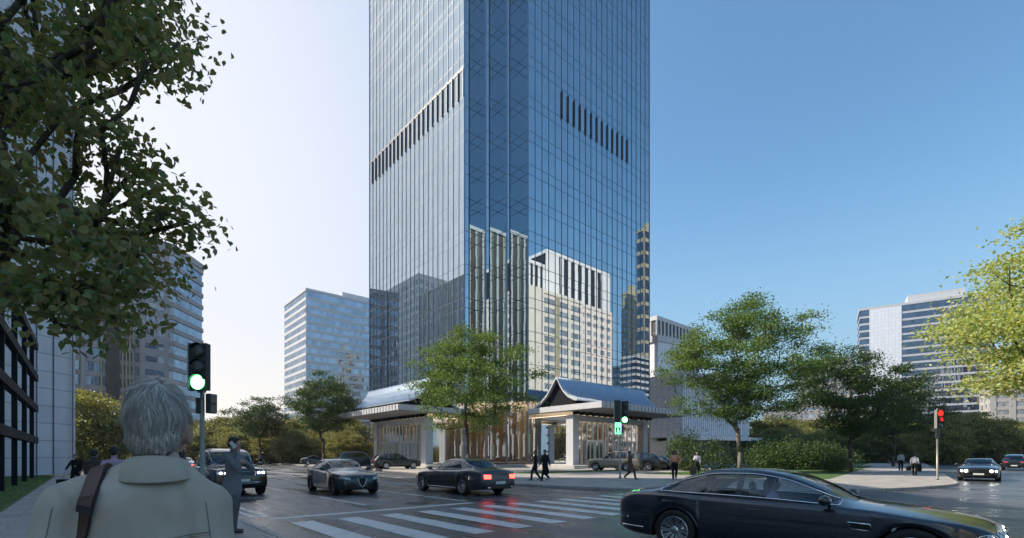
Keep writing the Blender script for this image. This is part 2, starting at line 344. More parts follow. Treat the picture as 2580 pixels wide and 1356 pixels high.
# near pavement on the left
slab('pavement',[(-1.65,-60),(2.53,-60),(2.53,47.2),(-1.65,47.2)],-.2,0,'paving')
ka=[(2.68,-60+i*2) for i in range(54)]; kb=[(2.53,-60+i*2) for i in range(54)]
strip('kerb',ka,kb,-.2,.012,'kerb_stone')
slab('lawn',[(-60,-60),(-1.66,-60),(-1.66,47),(-60,47)],-.2,.01,'lawn')
slab('lawn',[(-140,49),(-3,110),(-3,160),(-140,160)],-.2,.0,'lawn')
slab('lawn',[(27.5,98),(60,98),(60,190),(27.5,190)],-.1,.012,'lawn')
slab('lawn',[(33,14.5),(34,9.3),(62,13.8),(84,17.3),(84,29),(62,29),(62,22),(33,22)],-.1,.012,'lawn')
slab('lawn',[(90,20),(158,31),(158,190),(90,190)],-.1,.012,'lawn')
slab('lawn',[(25.5,30),(26.5,27),(40,27),(62,27.5),(62,29.0),(41,29.0),(29,31)],-.1,.014,'lawn')
# traffic island carrying the tree at the right, out of frame
isl=[(32.5+2.3*math.cos(t),-1+1.3*math.sin(t)) for t in [i*math.pi/10 for i in range(20)]]
slab('traffic_island',isl,-.2,0,'kerb_stone')
# markings
mk=MB()
def stripe(u0,u1,v0,v1): mk.v+=[(u0,v0,0),(u1,v0,0),(u1,v1,0),(u0,v1,0)]; b=len(mk.v)-4; mk.face((b,b+1,b+2,b+3))
k=0
for i in range(13):
    u=3.55+i*1.12; 
    if u<16.3: stripe(u,u+.52,7.7,11.85)
o=mk.build('crosswalk',['road_paint'],None,(0,0,-.116),GR); tag(o,kind='structure')
mk=MB()
stripe(3.1,3.22,13.4,70); stripe(3.38,3.5,13.4,70)
for u in (6.6,16.6,20):
    v=14.5
    while v<120:
        if not (u==16.6 and v<27): stripe(u-.07,u+.07,v,v+4); 
        v+=8
for u in (9.75,13.2): stripe(u-.07,u+.07,13.4,120)
stripe(3.4,9.6,12.7,13.0)
for k in range(8): stripe(40+k*9,44+k*9,-.6,-.45)
o=mk.build('lane_lines',['road_paint'],None,(0,0,-.116),GR); tag(o,kind='structure')
# ------------------------------------------------------------------ the tower
T0=(36.4,45.1); a_,b_=2.04,1.8; LF=27.72
def tower_poly(off=0):
    x0,y0=T0; x1=x0+3*a_+LF+3*a_; y1=y0+3*b_+LF+3*b_
    P=[]
    # corner near: from (x0, y0+3b) stepping to (x0+3a, y0)
    q=[(x0,y0+3*b_)]
    for i in range(3): q+= [(x0+a_*(i+1),y0+3*b_-b_*i),(x0+a_*(i+1),y0+3*b_-b_*(i+1))]
    P+=q
    q=[(x1-3*a_,y0)]
    for i in range(3): q+= [(x1-3*a_+a_*i,y0+b_*(i+1)),(x1-3*a_+a_*(i+1),y0+b_*(i+1))]
    P+=q
    q=[(x1,y1-3*b_)]
    for i in range(3): q+= [(x1-a_*(i+1),y1-3*b_+b_*i),(x1-a_*(i+1),y1-3*b_+b_*(i+1))]
    P+=q
    q=[(x0+3*a_,y1)]
    for i in range(3): q+= [(x0+3*a_-a_*i,y1-b_*(i+1)),(x0+3*a_-a_*(i+1),y1-b_*(i+1))]
    P+=q
    if off:
        n=len(P); Q=[]
        for i in range(n):
            p=Vector(P[i]); e0=(p-Vector(P[i-1])).normalized(); e1=(Vector(P[(i+1)%n])-p).normalized()
            n0=Vector((e0.y,-e0.x)); n1=Vector((e1.y,-e1.x)); Q.append(tuple(p+(n0+n1)*off))
        P=Q
    return P
TP=tower_poly()
tow=thing('glass_tower','tall blue glass office tower with stepped pleated corner, rising out of the picture','tower',(0,0,0),GR)
TH=86; LZ=8.6
MB().prism(TP,LZ,TH,0,bot=False).build('curtain_wall','tower_glass',tow)
MB().prism(TP,.45,LZ,0,cap=False,bot=False).build('lobby_glass','lobby_glass',tow)
def ring(z0,z1,off,mat,name):
    o_=tower_poly(off); i_=tower_poly(-.05); n=len(o_); mb=MB()
    mb.v=[(p[0],p[1],z0) for p in o_]+[(p[0],p[1],z1) for p in o_]+[(p[0],p[1],z0) for p in i_]+[(p[0],p[1],z1) for p in i_]
    for i in range(n):
        j=(i+1)%n; mb.face((i,j,n+j,n+i)); mb.face((n+i,n+j,3*n+j,3*n+i)); mb.face((2*n+i,2*n+j,j,i))
    return mb.mesh(name,[mat])
fl=[8.9,13.2,17.5,21.8,26.1,30.4,34.7,39.0,43.3,47.75,53.0]
while fl[-1]<82: fl.append(fl[-1]+4.3)
me=ring(-.03,.03,.012,'transom_grey','transom')
for z in fl:
    link('transom',me,tow,(0,0,z)); 
    if z>9: link('transom',me,tow,(0,0,z-1.3))
link('parapet',ring(0,1.2,.1,'frame_fin','parapet'),tow,(0,0,TH))
# vertical fins
def fin(wd,dp,z0,z1,mat):
    return MB().box(-wd/2,wd/2,-dp,.01,z0,z1).mesh('fin',[mat])
f_thin=fin(.032,.07,.5,TH,'frame_fin'); f_peak=fin(.16,.07,.5,TH,'frame_fin')
lou=fin(.16,.16,0,3.7,'louvre_dark'); lou2=fin(.09,.2,0,3.7,'louvre_dark')
x0,y0=T0; xA,yA=x0,y0+3*b_; xB,yB=x0+3*a_,y0
for i in range(0,23):
    s=i*LF/22
    link('mullion',f_thin,tow,(xB+s,yB,0)); link('mullion',f_thin,tow,(xA,yA+s,0),R(-90))
    if i<22: link('louvre_fin',lou2,tow,(xA-.012,yA+s+.1,47.6),R(-90))
    if 5<=i<=17: link('louvre_fin',lou2 if i<9 else lou,tow,(xB+s,yB-.012,47.6))
MB().box(xA-.06,xA-.0,yA,yA+LF,51.25,51.45).build('louvre_head','louvre_dark',tow)
for i in range(4):
    o=link('corner_fin',f_peak,tow,(x0+a_*i,yA-b_*i,0),R(-45))
for i in range(4):
    link('corner_fin',f_peak,tow,(xB+LF+a_*i,y0+b_*i,0),R(45))
    link('corner_fin',f_peak,tow,(x0+a_*i,yA+LF+b_*i,0),R(-135))
# lobby inside
MB().box(x0+3,x0+36,y0+3,y0+34,.46,.5).build('lobby_floor','stone_light',tow)
MB().box(x0+9,x0+30,y0+9,y0+30,.5,8.5).build('lobby_core','wood_dark',tow)
MB().prism(tower_poly(-.3),8.3,8.5).build('lobby_ceiling','lamp_soft',tow)
lm=MB().box(-.6,.6,-.6,.6,-.03,0).mesh('ceiling_lamp',['lamp_warm'])
for i in range(7):
    MB().box(x0+5.4,x0+5.8,y0+8+i*3.9,y0+9.2+i*3.9,.5,8.28).build('timber_fin','wood_panel',tow)
    MB().box(x0+9+i*4.1,x0+10.2+i*4.1,y0+4.6,y0+5,.5,8.28).build('timber_fin','wood_pale',tow)
slab('plinth',[(29.6,68.5),(29.6,48.5),(35,48.5),(40.3,43.5),(40.3,35.4),(63,35.4),(63,44),(80,44),(80,88),(35,88),(35,68.5)],-.1,.30,'stone_light')
slab('plinth_step',[(29.0,69.1),(29.0,47.9),(34.6,47.9),(39.7,43.2),(39.7,34.8),(63.6,34.8),(63.6,43.4),(81,43.4),(81,89),(34,89),(34,69.1)],-.1,.15,'stone_light')
# ------------------------------------------------------------------ entrance canopies
def portal(name,label,W,D,loc,rz,near):
    """local x along the wall, y into the building, wall plane at y=0"""
    t=thing(name,label,'canopy',loc,rz,None)
    MB().box(0,W,-D,-.02,6.75,7.42).build('canopy_slab','white_panel',t)
    MB().box(.15,W-.15,-D+.15,-.1,6.68,6.745).build('soffit','soffit',t)
    n=int(W/.75); fb=MB().box(-.03,.03,-D-.035,-D-.001,6.76,7.41).mesh('fascia_joint',['transom_grey'])
    for i in range(n+1): link('fascia_joint',fb,t,(i*W/n,0,0))
    prof=[(-1.2,7.45),(-2.2,7.95),(-3.4,8.9),(-4.2,9.9),(-4.9,10.85),(-5.15,10.75),(-5.6,9.9),(-6.15,9.15),(-6.9,8.5),(-7.9,8.05),(-8.3,8.0)]
    th=[(y,z-.16) for y,z in prof]
    rs=[]
    for x in (.1,W+.2): rs.append([(x,y,z) for y,z in prof]+[(x,y,z) for y,z in reversed(th)])
    mb=MB(); mb.rings(rs,0,sm=False); mb.build('roof_shell','roof_metal',t)
    rb=MB(); x=.25
    while x<W+.1:
        pts=[(x,y-.02,z+.03) for y,z in prof]; rs=[[(p[0]-.05,p[1],p[2]-.03),(p[0]-.04,p[1],p[2]+.09),(p[0]+.04,p[1],p[2]+.09),(p[0]+.05,p[1],p[2]-.03)] for p in pts]
        rb.rings(rs,0,sm=False); x+=.42
    rb.build('standing_seams','roof_metal',t)
    # gable webs (recessed dark infill) and white verge
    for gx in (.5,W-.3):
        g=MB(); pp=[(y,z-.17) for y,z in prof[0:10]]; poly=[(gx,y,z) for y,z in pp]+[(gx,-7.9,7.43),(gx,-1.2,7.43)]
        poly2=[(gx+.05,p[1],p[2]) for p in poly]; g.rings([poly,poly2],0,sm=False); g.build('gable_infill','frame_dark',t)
    for gx in (.02,W+.2):
        g=MB(); rs=[[(gx,y,z+.06),(gx+.09,y,z+.06),(gx+.09,y,z-.2),(gx,y,z-.2)] for y,z in prof]; g.rings(rs,0,sm=False); g.build('verge_trim','white_panel',t)
    # portal frame and glass box below
    VD=D-5.3 if D>10 else 4.2
    for cx in (.7,W-2.9): MB().box(cx,cx+1.05,-VD-.5,-VD+.6,.3,6.3).build('column','white_panel',t)
    MB().box(1.8,W-2.9,-VD-.35,-VD+.45,5.65,6.299).build('lintel','white_panel',t)
    sb=MB(); 
    for i in range(14): x=1+i*(W-3)/13; sb.box(x,x+.12,-VD-1.2,-VD-.2,6.305,6.675)
    sb.build('soffit_brackets','frame_dark',t)
    g=MB(); g.add([(1.8,-VD,.3),(W-2.9,-VD,.3),(W-2.9,-VD,5.65),(1.8,-VD,5.65)],[(0,1,2,3)])
    g.add([(.9,-VD+.6,.3),(.9,-.1,.3),(.9,-.1,6.3),(.9,-VD+.6,6.3)],[(0,1,2,3)]); g.add([(W-2,-VD+.6,.3),(W-2,-.1,.3),(W-2,-.1,6.3),(W-2,-VD+.6,6.3)],[(3,2,1,0)])
    g.build('vestibule_glass','lobby_glass',t)
    nm=13; mm=MB().box(-.04,.04,-.09,.09,.3,5.65).mesh('mullion',['steel_light'])
    for i in range(1,nm): link('mullion',mm,t,(1.8+i*(W-4.7)/nm,-VD,0))
    for dx in (3.2,W-8.2):
        d=MB(); d.box(dx,dx+3.6,-VD-.55,-VD-.12,3.1,3.35); d.box(dx,dx+.12,-VD-.5,-VD-.12,.3,3.1); d.box(dx+3.48,dx+3.6,-VD-.5,-VD-.12,.3,3.1); d.box(dx+1.74,dx+1.86,-VD-.5,-VD-.12,.3,3.1)
        d.box(dx+.9,dx+.95,-VD-.4,-VD-.3,.3,3.1); d.box(dx+2.65,dx+2.7,-VD-.4,-VD-.3,.3,3.1)
        do=d.build('door','steel_light',t)
        q=MB(); q.add([(dx+.12,-VD-.3,.3),(dx+3.48,-VD-.3,.3),(dx+3.48,-VD-.3,3.1),(dx+.12,-VD-.3,3.1)],[(0,1,2,3)]); q.build('door_glass','lobby_glass',do)
    iw=MB()
    for i in range(6): x=2.2+i*(W-6)/5; iw.box(x,x+.9,-.5,-.2,.3,5.6)
    iw.build('timber_wall','wood_pale',t)
    MB().box(.7,W-1.8,-VD+.2,-.1,6.26,6.3).build('vestibule_ceiling','lamp_soft',t)
    return t
portal('entrance_canopy','right-hand entrance canopy of the glass tower, blue ribbed roof on a white slab',18.2,11.9,UV(42.4,45.08),GR,0)
portal('entrance_canopy','left-hand entrance canopy of the glass tower, pale ribbed roof partly behind a tree',17.0,9.4,UV(36.38,67.4),GR-R(90),1)
# ------------------------------------------------------------------ city buildings
def building(name,label,o,rz,wx,wy,H,fh=4.0,band=.35,body='city_glass',bandm='white_panel',pier=0,pierw=.6,pierm=None,roofbox=None,base=0,crown=None,group=None,bp=.12,cols=None,cat='building',strips=None):
    t=thing(name,label,cat,o,rz,group)
    MB().box(0,wx,0,wy,base,H-.4).build('wall',body,t)
    MB().box(-.35,wx+.35,-.35,wy+.35,H-.4,H+.9).build('roof_parapet',bandm,t)
    n=int((H-base-1)/fh)
    bm_=MB().box(-bp,wx+bp,-bp,wy+bp,0,fh*band).mesh('floor_band',[bandm])
    for i in range(n+1):
        z=base+i*fh
        if z+fh*band<H-.5: link('floor_band',bm_,t,(0,0,z))
    if pier:
        pm=MB().box(-pierw/2,pierw/2,-bp-.12,.02,base,H-.41).mesh('pier',[pierm or bandm])
        k=max(1,int(wx/pier))
        for i in range(k+1): link('pier',pm,t,(i*wx/k,0,0)); 
        k2=max(1,int(wy/pier))
        for i in range(1,k2+1): link('pier',pm,t,(0,i*wy/k2,0),R(-90)); 
        for i in range(1,k2+1):
            if cols: link('pier',pm,t,(wx,i*wy/k2,0),R(90))
    if roofbox:
        x0_,x1_,y0_,y1_,h_=roofbox; MB().box(x0_,x1_,y0_,y1_,H+.9,H+.9+h_).build('roof_plant_room',bandm,t)
    if strips:
        for (sx0,sx1,m_) in strips: MB().box(sx0,sx1,-bp-.2,-.001,base,H-.42).build('stair_strip',m_,t)
    return t
# street grid: local x=r, y=l (front faces -l side, i.e. camera-right); rotation GR
p=at(770,246); building('office_block','pale banded office block behind the left end of the glass tower',p,GR,60,36,86,4.05,.36,'city_glass','white_panel',roofbox=(22,40,8,26,5))
# grey left block with facets
t=thing('apartment_block','dark grey block with glass strips, right behind the near green traffic light','building')
P3=Vector((-88.7,138)); P2=Vector((-87.6,124.8)); P1=Vector((-101.5,106.5))
dn=Vector((-.80,.60))
plan=[P1,P2,P3,P3+dn*18,P1+dn*26]
plan=[(q.x,q.y) for q in plan]
MB().prism(plan,0,54.5).build('wall','city_glass',t)
def inset(pl,d):
    c=Vector((sum(q[0] for q in pl)/len(pl),sum(q[1] for q in pl)/len(pl))); return [tuple(Vector(q)+(Vector(q)-c).normalized()*d) for q in pl]
pb=MB().prism(inset(plan,.35),0,1.15).mesh('floor_band',['clad_grey'])
for i in range(17): link('floor_band',pb,t,(0,0,i*3.32))
MB().prism(inset(plan,.5),54.4,56).build('roof_parapet','clad_grey',t)
# dark vertical bays with little windows on the long facet
dirn=(P2-P1).normalized(); nrm=Vector((dirn.y,-dirn.x))
LL=(P2-P1).length
def bay(s0,s1,proj,mat,z0=0,z1=54.4,nm='bay'):
    q=[P1+dirn*s0,P1+dirn*s1,P1+dirn*s1+nrm*proj,P1+dirn*s0+nrm*proj]
    return MB().prism([(a.x,a.y) for a in reversed(q)],z0,z1).build(nm,mat,t)
bay(0,3.4,.9,'clad_grey'); bay(4.6,5.4,1.0,'clad_grey'); 
for s in (9.2,): bay(s,s+2.6,.5,'clad_black')
for s in (8.2,12.2,12.9,13.6,14.3): bay(s,s+.22,.62,'clad_yellow')
bay(15.6,21.6,1.2,'clad_grey')
for i in range(16):
    for s,wd in ((16.6,2.3),(19.1,1.4)):
        q=[P1+dirn*s,P1+dirn*(s+wd),P1+dirn*(s+wd)+nrm*1.23,P1+dirn*s+nrm*1.23]
        MB().prism([(a.x,a.y) for a in reversed(q)],i*3.32+1.5,i*3.32+2.9).build('window','city_glass',t)
    q=[P1+dirn*.5,P1+dirn*2.7,P1+dirn*2.7+nrm*.93,P1+dirn*.5+nrm*.93]
    MB().prism([(a.x,a.y) for a in reversed(q)],i*3.32+1.4,i*3.32+2.9).build('window','city_glass',t)
tag(t,cat='building')
# white panelled tower at far left (also throws the shade on the near road)
Cc=Vector((-34,38)); fd=Vector((math.sin(R(190)),math.cos(R(190)))); bd=Vector((-fd.y*-1,fd.x*-1)); 
bd=Vector((-.985,.174)); cv=[]
for i in range(7):
    s=i/6; cv.append(Cc+fd*(s*2.2)+bd*(.5*(1-s)**2))
rear=Cc+bd*24
plan=[(q.x,q.y) for q in cv]+[tuple(Cc+fd*80),tuple(Cc+fd*80+bd*24),tuple(rear)]
plan=plan[::-1]
t=thing('panelled_building','tall white panelled building at the left edge behind the black frame','building')
WH=43
MB().prism([(x,y) for x,y in plan],0,WH).build('wall','facade_panel',t)
q=[tuple(Vector(x)) for x in inset(plan,.3)]
MB().prism(q,WH-.1,WH+1).build('roof_parapet','white_panel',t)
jb=MB()
for s in (.55,1.9,3.0,6.5,12):
    a=Cc+fd*s; nn=Vector((.985,-.174)); jb.add([(a.x+nn.x*.03,a.y+nn.y*.03,0),(a.x+fd.x*.09+nn.x*.03,a.y+fd.y*.09+nn.y*.03,0),(a.x+fd.x*.09+nn.x*.03,a.y+fd.y*.09+nn.y*.03,WH),(a.x+nn.x*.03,a.y+nn.y*.03,WH)],[(0,1,2,3)])
jb.build('vertical_joints','transom_grey',t)
# black steel frame on the lawn
t=thing('steel_frame','black steel frame of posts and beams standing on the lawn','frame',UV(-2.6,28.2,0),GR+R(90))
pm=MB().box(-.1,.1,-.1,.1,0,9.1).mesh('post',['frame_dark'])
for i in range(-2,4): link('post',pm,t,(i*4.85,0,0))
bm_=MB().box(-11,17.2,-.14,.14,0,.42).mesh('beam',['frame_dark'])
for z in (2.25,4.35,6.4,8.5): link('beam',bm_,t,(0,-.02,z))
# right side
p=at(2163,281); q=at(2490,251); dv=(q-p); ang=math.atan2(dv.y,dv.x)
building('office_slab','dark glass office slab with white floor bands, behind the trees at right',p,ang,dv.length,26,86,4.05,.27,'city_glass_dark','white_panel',roofbox=(22,46,3,14,4.5),strips=[(4.5,19,'wall_panel')])
building('housing_block','pale housing block at the right edge beyond the hedge trees',at(2498,190),ang,44,18,31,3.2,.42,'flat_glass','stone_light',pier=5.5,pierw=1.8)
building('housing_block','low grey apartment block glimpsed between the right-hand trees',at(1925,215),ang,46,16,22,3.2,.4,'flat_glass','concrete',pier=6,pierw=1.2)
building('housing_block','pale stepped apartment block above the right-hand tree tops',at(2010,240),ang,22,16,47,3.2,.5,'flat_glass','stone_light',pier=5,pierw=1.6)
# striped block and blank wall just right of the tower
p=at(1652,150)
t=building('striped_tower','distant white and dark striped tower rising behind the blank pale wall',p,GR,26,16,44,3.6,.02,'clad_black','white_panel',pier=2.1,pierw=.95)
building('blank_wall_block','plain pale panelled block directly right of the glass tower',at(1654,104),GR-R(8),8,8,26.5,80,.0,'wall_panel','white_panel',bp=.01)
# slatted hall with its own small canopy
t=thing('slatted_hall','low hall with white vertical slats and flat canopy behind the large right tree','building',at(1712,92),GR-R(14))
MB().box(0,19.5,0,14,5.0,17.5).build('wall','wall_panel',t)
sm_=MB().box(-.14,.14,-.42,0,5.6,17.3).mesh('facade_slat',['slat_white'])
for i in range(34): link('facade_slat',sm_,t,(.3+i*.57,0,0))
MB().box(-.5,23,-4.5,3,4.3,4.98).build('canopy','slat_white',t)
MB().box(.5,19,.6,12,0,4.29).build('lobby_wall','white_paint',t)
pl_=MB().box(-.1,.1,-.1,.1,0,4.29).mesh('column',['steel_light'])
for i in range(20): link('column',pl_,t,(.5+i*1.0,.2,0))

# manhole covers and gully grates
def manhole(p,lab):
    t=thing('manhole_cover',lab,'manhole cover',p)
    q=MB(); n=28
    q.prism([(.34*math.cos(a),.34*math.sin(a)) for a in [2*math.pi*k/n for k in range(n)]],0,.006); q.build('cover','under_metal',t)
    q=MB(); q.rings([[(r_*math.cos(a),r_*math.sin(a),z) for a in [2*math.pi*k/n for k in range(n)]] for r_,z in ((.36,.001),(.36,.009),(.40,.009),(.41,.0))],0,caps=(False,False)); q.build('rim','under_metal',t)
pbr('under_metal',(.05,.048,.046),.45,.7,var=.3,scale=9,bump=.8,bscale=30)
manhole(UV(8.1,13.9,-.119),'round iron manhole cover in the road before the stop line')
manhole(UV(11.6,19.5,-.119),'round iron manhole cover between the dark grey saloon and the teal one')
manhole(UV(18.6,6.4,-.119),'round iron manhole cover beyond the right end of the crosswalk')
# ---- the city across the street, seen mirrored in the glass tower
def mir(u,v): return UV(u,90.2-v)
def facing(u1,v): return UV(u1,v)
building('apartment_tower','sunlit white apartment tower mirrored low in the right glass face of the tower',UV(147,-34.8),GR+R(180),29.3,16,61.5,3.5,.40,'flat_glass','clad_beige',pier=6.4,pierw=1.5,strips=[(21.5,29.3,'clad_beige'),(13,15,'clad_yellow')],cols=1)
building('apartment_tower','pinkish stepped apartment tower mirrored beside the white one in the glass',UV(169,-37.0),GR+R(180),21.5,14,61.8,3.5,.46,'flat_glass','clad_pink',pier=3.6,pierw=1.5,cols=1)
building('striped_tower','black and white striped tower rising behind the mirrored apartment towers',UV(184,-50),GR+R(180),41,16,86,30,.001,'clad_black','slat_white',pier=4.4,pierw=1.9,bp=.05,strips=[(34,41,'slat_white'),(0,5,'slat_white')])
building('striped_tower','lower black and white striped wing at the left of the mirrored striped tower',UV(141,-50),GR+R(180),14,16,79,30,.001,'clad_black','slat_white',pier=2.8,pierw=1.3,bp=.05)
building('slim_tower','slim pale tower with notched top mirrored near the right edge of the glass tower',UV(267,-89.8),GR+R(180),10.5,5,104,3.6,.4,'flat_glass','clad_yellow',pier=4,pierw=1.2,roofbox=(1,5,1,4,6))
building('grid_tower','tall olive gridded tower mirrored at the far right of the glass tower',UV(244,-60),GR+R(180),15,4.5,125,7,.28,'city_glass_dark','clad_yellow',pier=4.2,pierw=1.3,roofbox=(2,10,1,4,5))
building('banded_block','low white banded block mirrored left of the slim tower',UV(297,-110),GR+R(180),24,14,62,4,.45,'city_glass_dark','white_panel')
building('banded_block','low dark banded block mirrored below the olive gridded tower',UV(228,-50),GR+R(180),22,9,51,3.2,.38,'city_glass_dark','white_panel')
building('striped_tower','dark tower with white and green upright stripes mirrored in the pleated glass corner',UV(-23,-43.5),GR+R(180),29,20,86,60,.001,'clad_black','slat_white',pier=3.2,pierw=.9,bp=.05,strips=[(25,29,'slat_white'),(3.6,4.3,'clad_green'),(10,10.7,'clad_green'),(16.4,17.1,'clad_green'),(22.8,23.5,'clad_green')])
building('grid_block','dark grey gridded block mirrored at the foot of the left glass face',UV(-67.2,238),GR+R(90),66,18,103,4.8,.35,'flat_glass','clad_beige',pier=3.4,pierw=1.3,cols=1)
building('grid_block','dark openwork gridded block mirrored beside the pleated corner',UV(-67.2,190),GR+R(90),46,18,90,5,.35,'flat_glass','concrete',pier=4,pierw=1.6,cols=1)
# ------------------------------------------------------------------ cars
def interp(pts):
    xs=np.array([p[0] for p in pts][::-1] if pts[0][0]>pts[-1][0] else [p[0] for p in pts]); ys=np.array([p[1] for p in pts][::-1] if pts[0][0]>pts[-1][0] else [p[1] for p in pts])
    n=len(xs); m=np.zeros(n); d=np.diff(ys)/np.diff(xs)
    for i in range(1,n-1): m[i]=0 if d[i-1]*d[i]<=0 else 2*d[i-1]*d[i]/(d[i-1]+d[i])
    m[0]=d[0]; m[-1]=d[-1]
    def f(x):
        x=min(max(x,xs[0]),xs[-1]); k=min(max(int(np.searchsorted(xs,x)-1),0),n-2); h=xs[k+1]-xs[k]; t=(x-xs[k])/h
        return float((2*t**3-3*t*t+1)*ys[k]+(t**3-2*t*t+t)*h*m[k]+(-2*t**3+3*t*t)*ys[k+1]+(t**3-t*t)*h*m[k+1])
    return f
pbr('tyre',(.012,.012,.013),.75,var=.1); pbr('rim_silver',(.55,.56,.58),.25,1,var=.05); pbr('rim_dark',(.05,.045,.04),.3,.9,var=.05)
pbr('chrome',(.75,.76,.78),.12,1,var=0); pbr('trim_black',(.01,.01,.011),.35,var=0); pbr('grille_black',(.008,.008,.009),.4,.5,var=0); pbr('seat_leather',(.10,.085,.075),.6,var=.1,scale=4)
pbr('under_black',(.006,.006,.006),.9,var=0); pbr('plate_white',(.6,.6,.6),.5,var=0); pbr('lens_red',(.35,.01,.012),.15,var=0,coat=1); pbr('lens_clear',(.42,.44,.47),.08,.6,var=0,coat=1)
emit('lamp_white',(1,.93,.82),14); emit('lamp_red',(1,.03,.02),9); pbr('brake_gold',(.5,.36,.05),.4,var=0)
def carpaint(n,c,metal=.5,coat=1): 
    m=pbr(n,c,.28,metal,var=.0,coat=coat); return m
carpaint('paint_navy',(.010,.014,.022),.3); carpaint('paint_teal',(.012,.030,.034),.5); carpaint('paint_bronze',(.045,.036,.028),.5); carpaint('paint_greycar',(.035,.036,.042),.5)
carpaint('paint_black',(.008,.008,.009),.2); carpaint('paint_beige',(.34,.27,.2),.5); carpaint('paint_silver',(.45,.47,.5),.7); carpaint('paint_blue',(.02,.035,.06),.5)
m,nt_,o_=nmat('car_glass')
gl=N(nt_,'ShaderNodeBsdfGlossy'); gl.inputs['Roughness'].default_value=.02; gl.inputs[0].default_value=(.9,.95,1,1)
tr=N(nt_,'ShaderNodeBsdfTransparent'); tr.inputs[0].default_value=(.74,.78,.79,1)
fr=N(nt_,'ShaderNodeFresnel'); fr.inputs[0].default_value=1.6; ms=N(nt_,'ShaderNodeMixShader')
ma=N(nt_,'ShaderNodeMath',operation='MULTIPLY_ADD'); ma.inputs[1].default_value=.85; ma.inputs[2].default_value=.02; L(nt_,fr.outputs[0],ma.inputs[0])
L(nt_,ma.outputs[0],ms.inputs[0]); L(nt_,tr.outputs[0],ms.inputs[1]); L(nt_,gl.outputs[0],ms.inputs[2]); L(nt_,ms.outputs[0],o_.inputs[0])
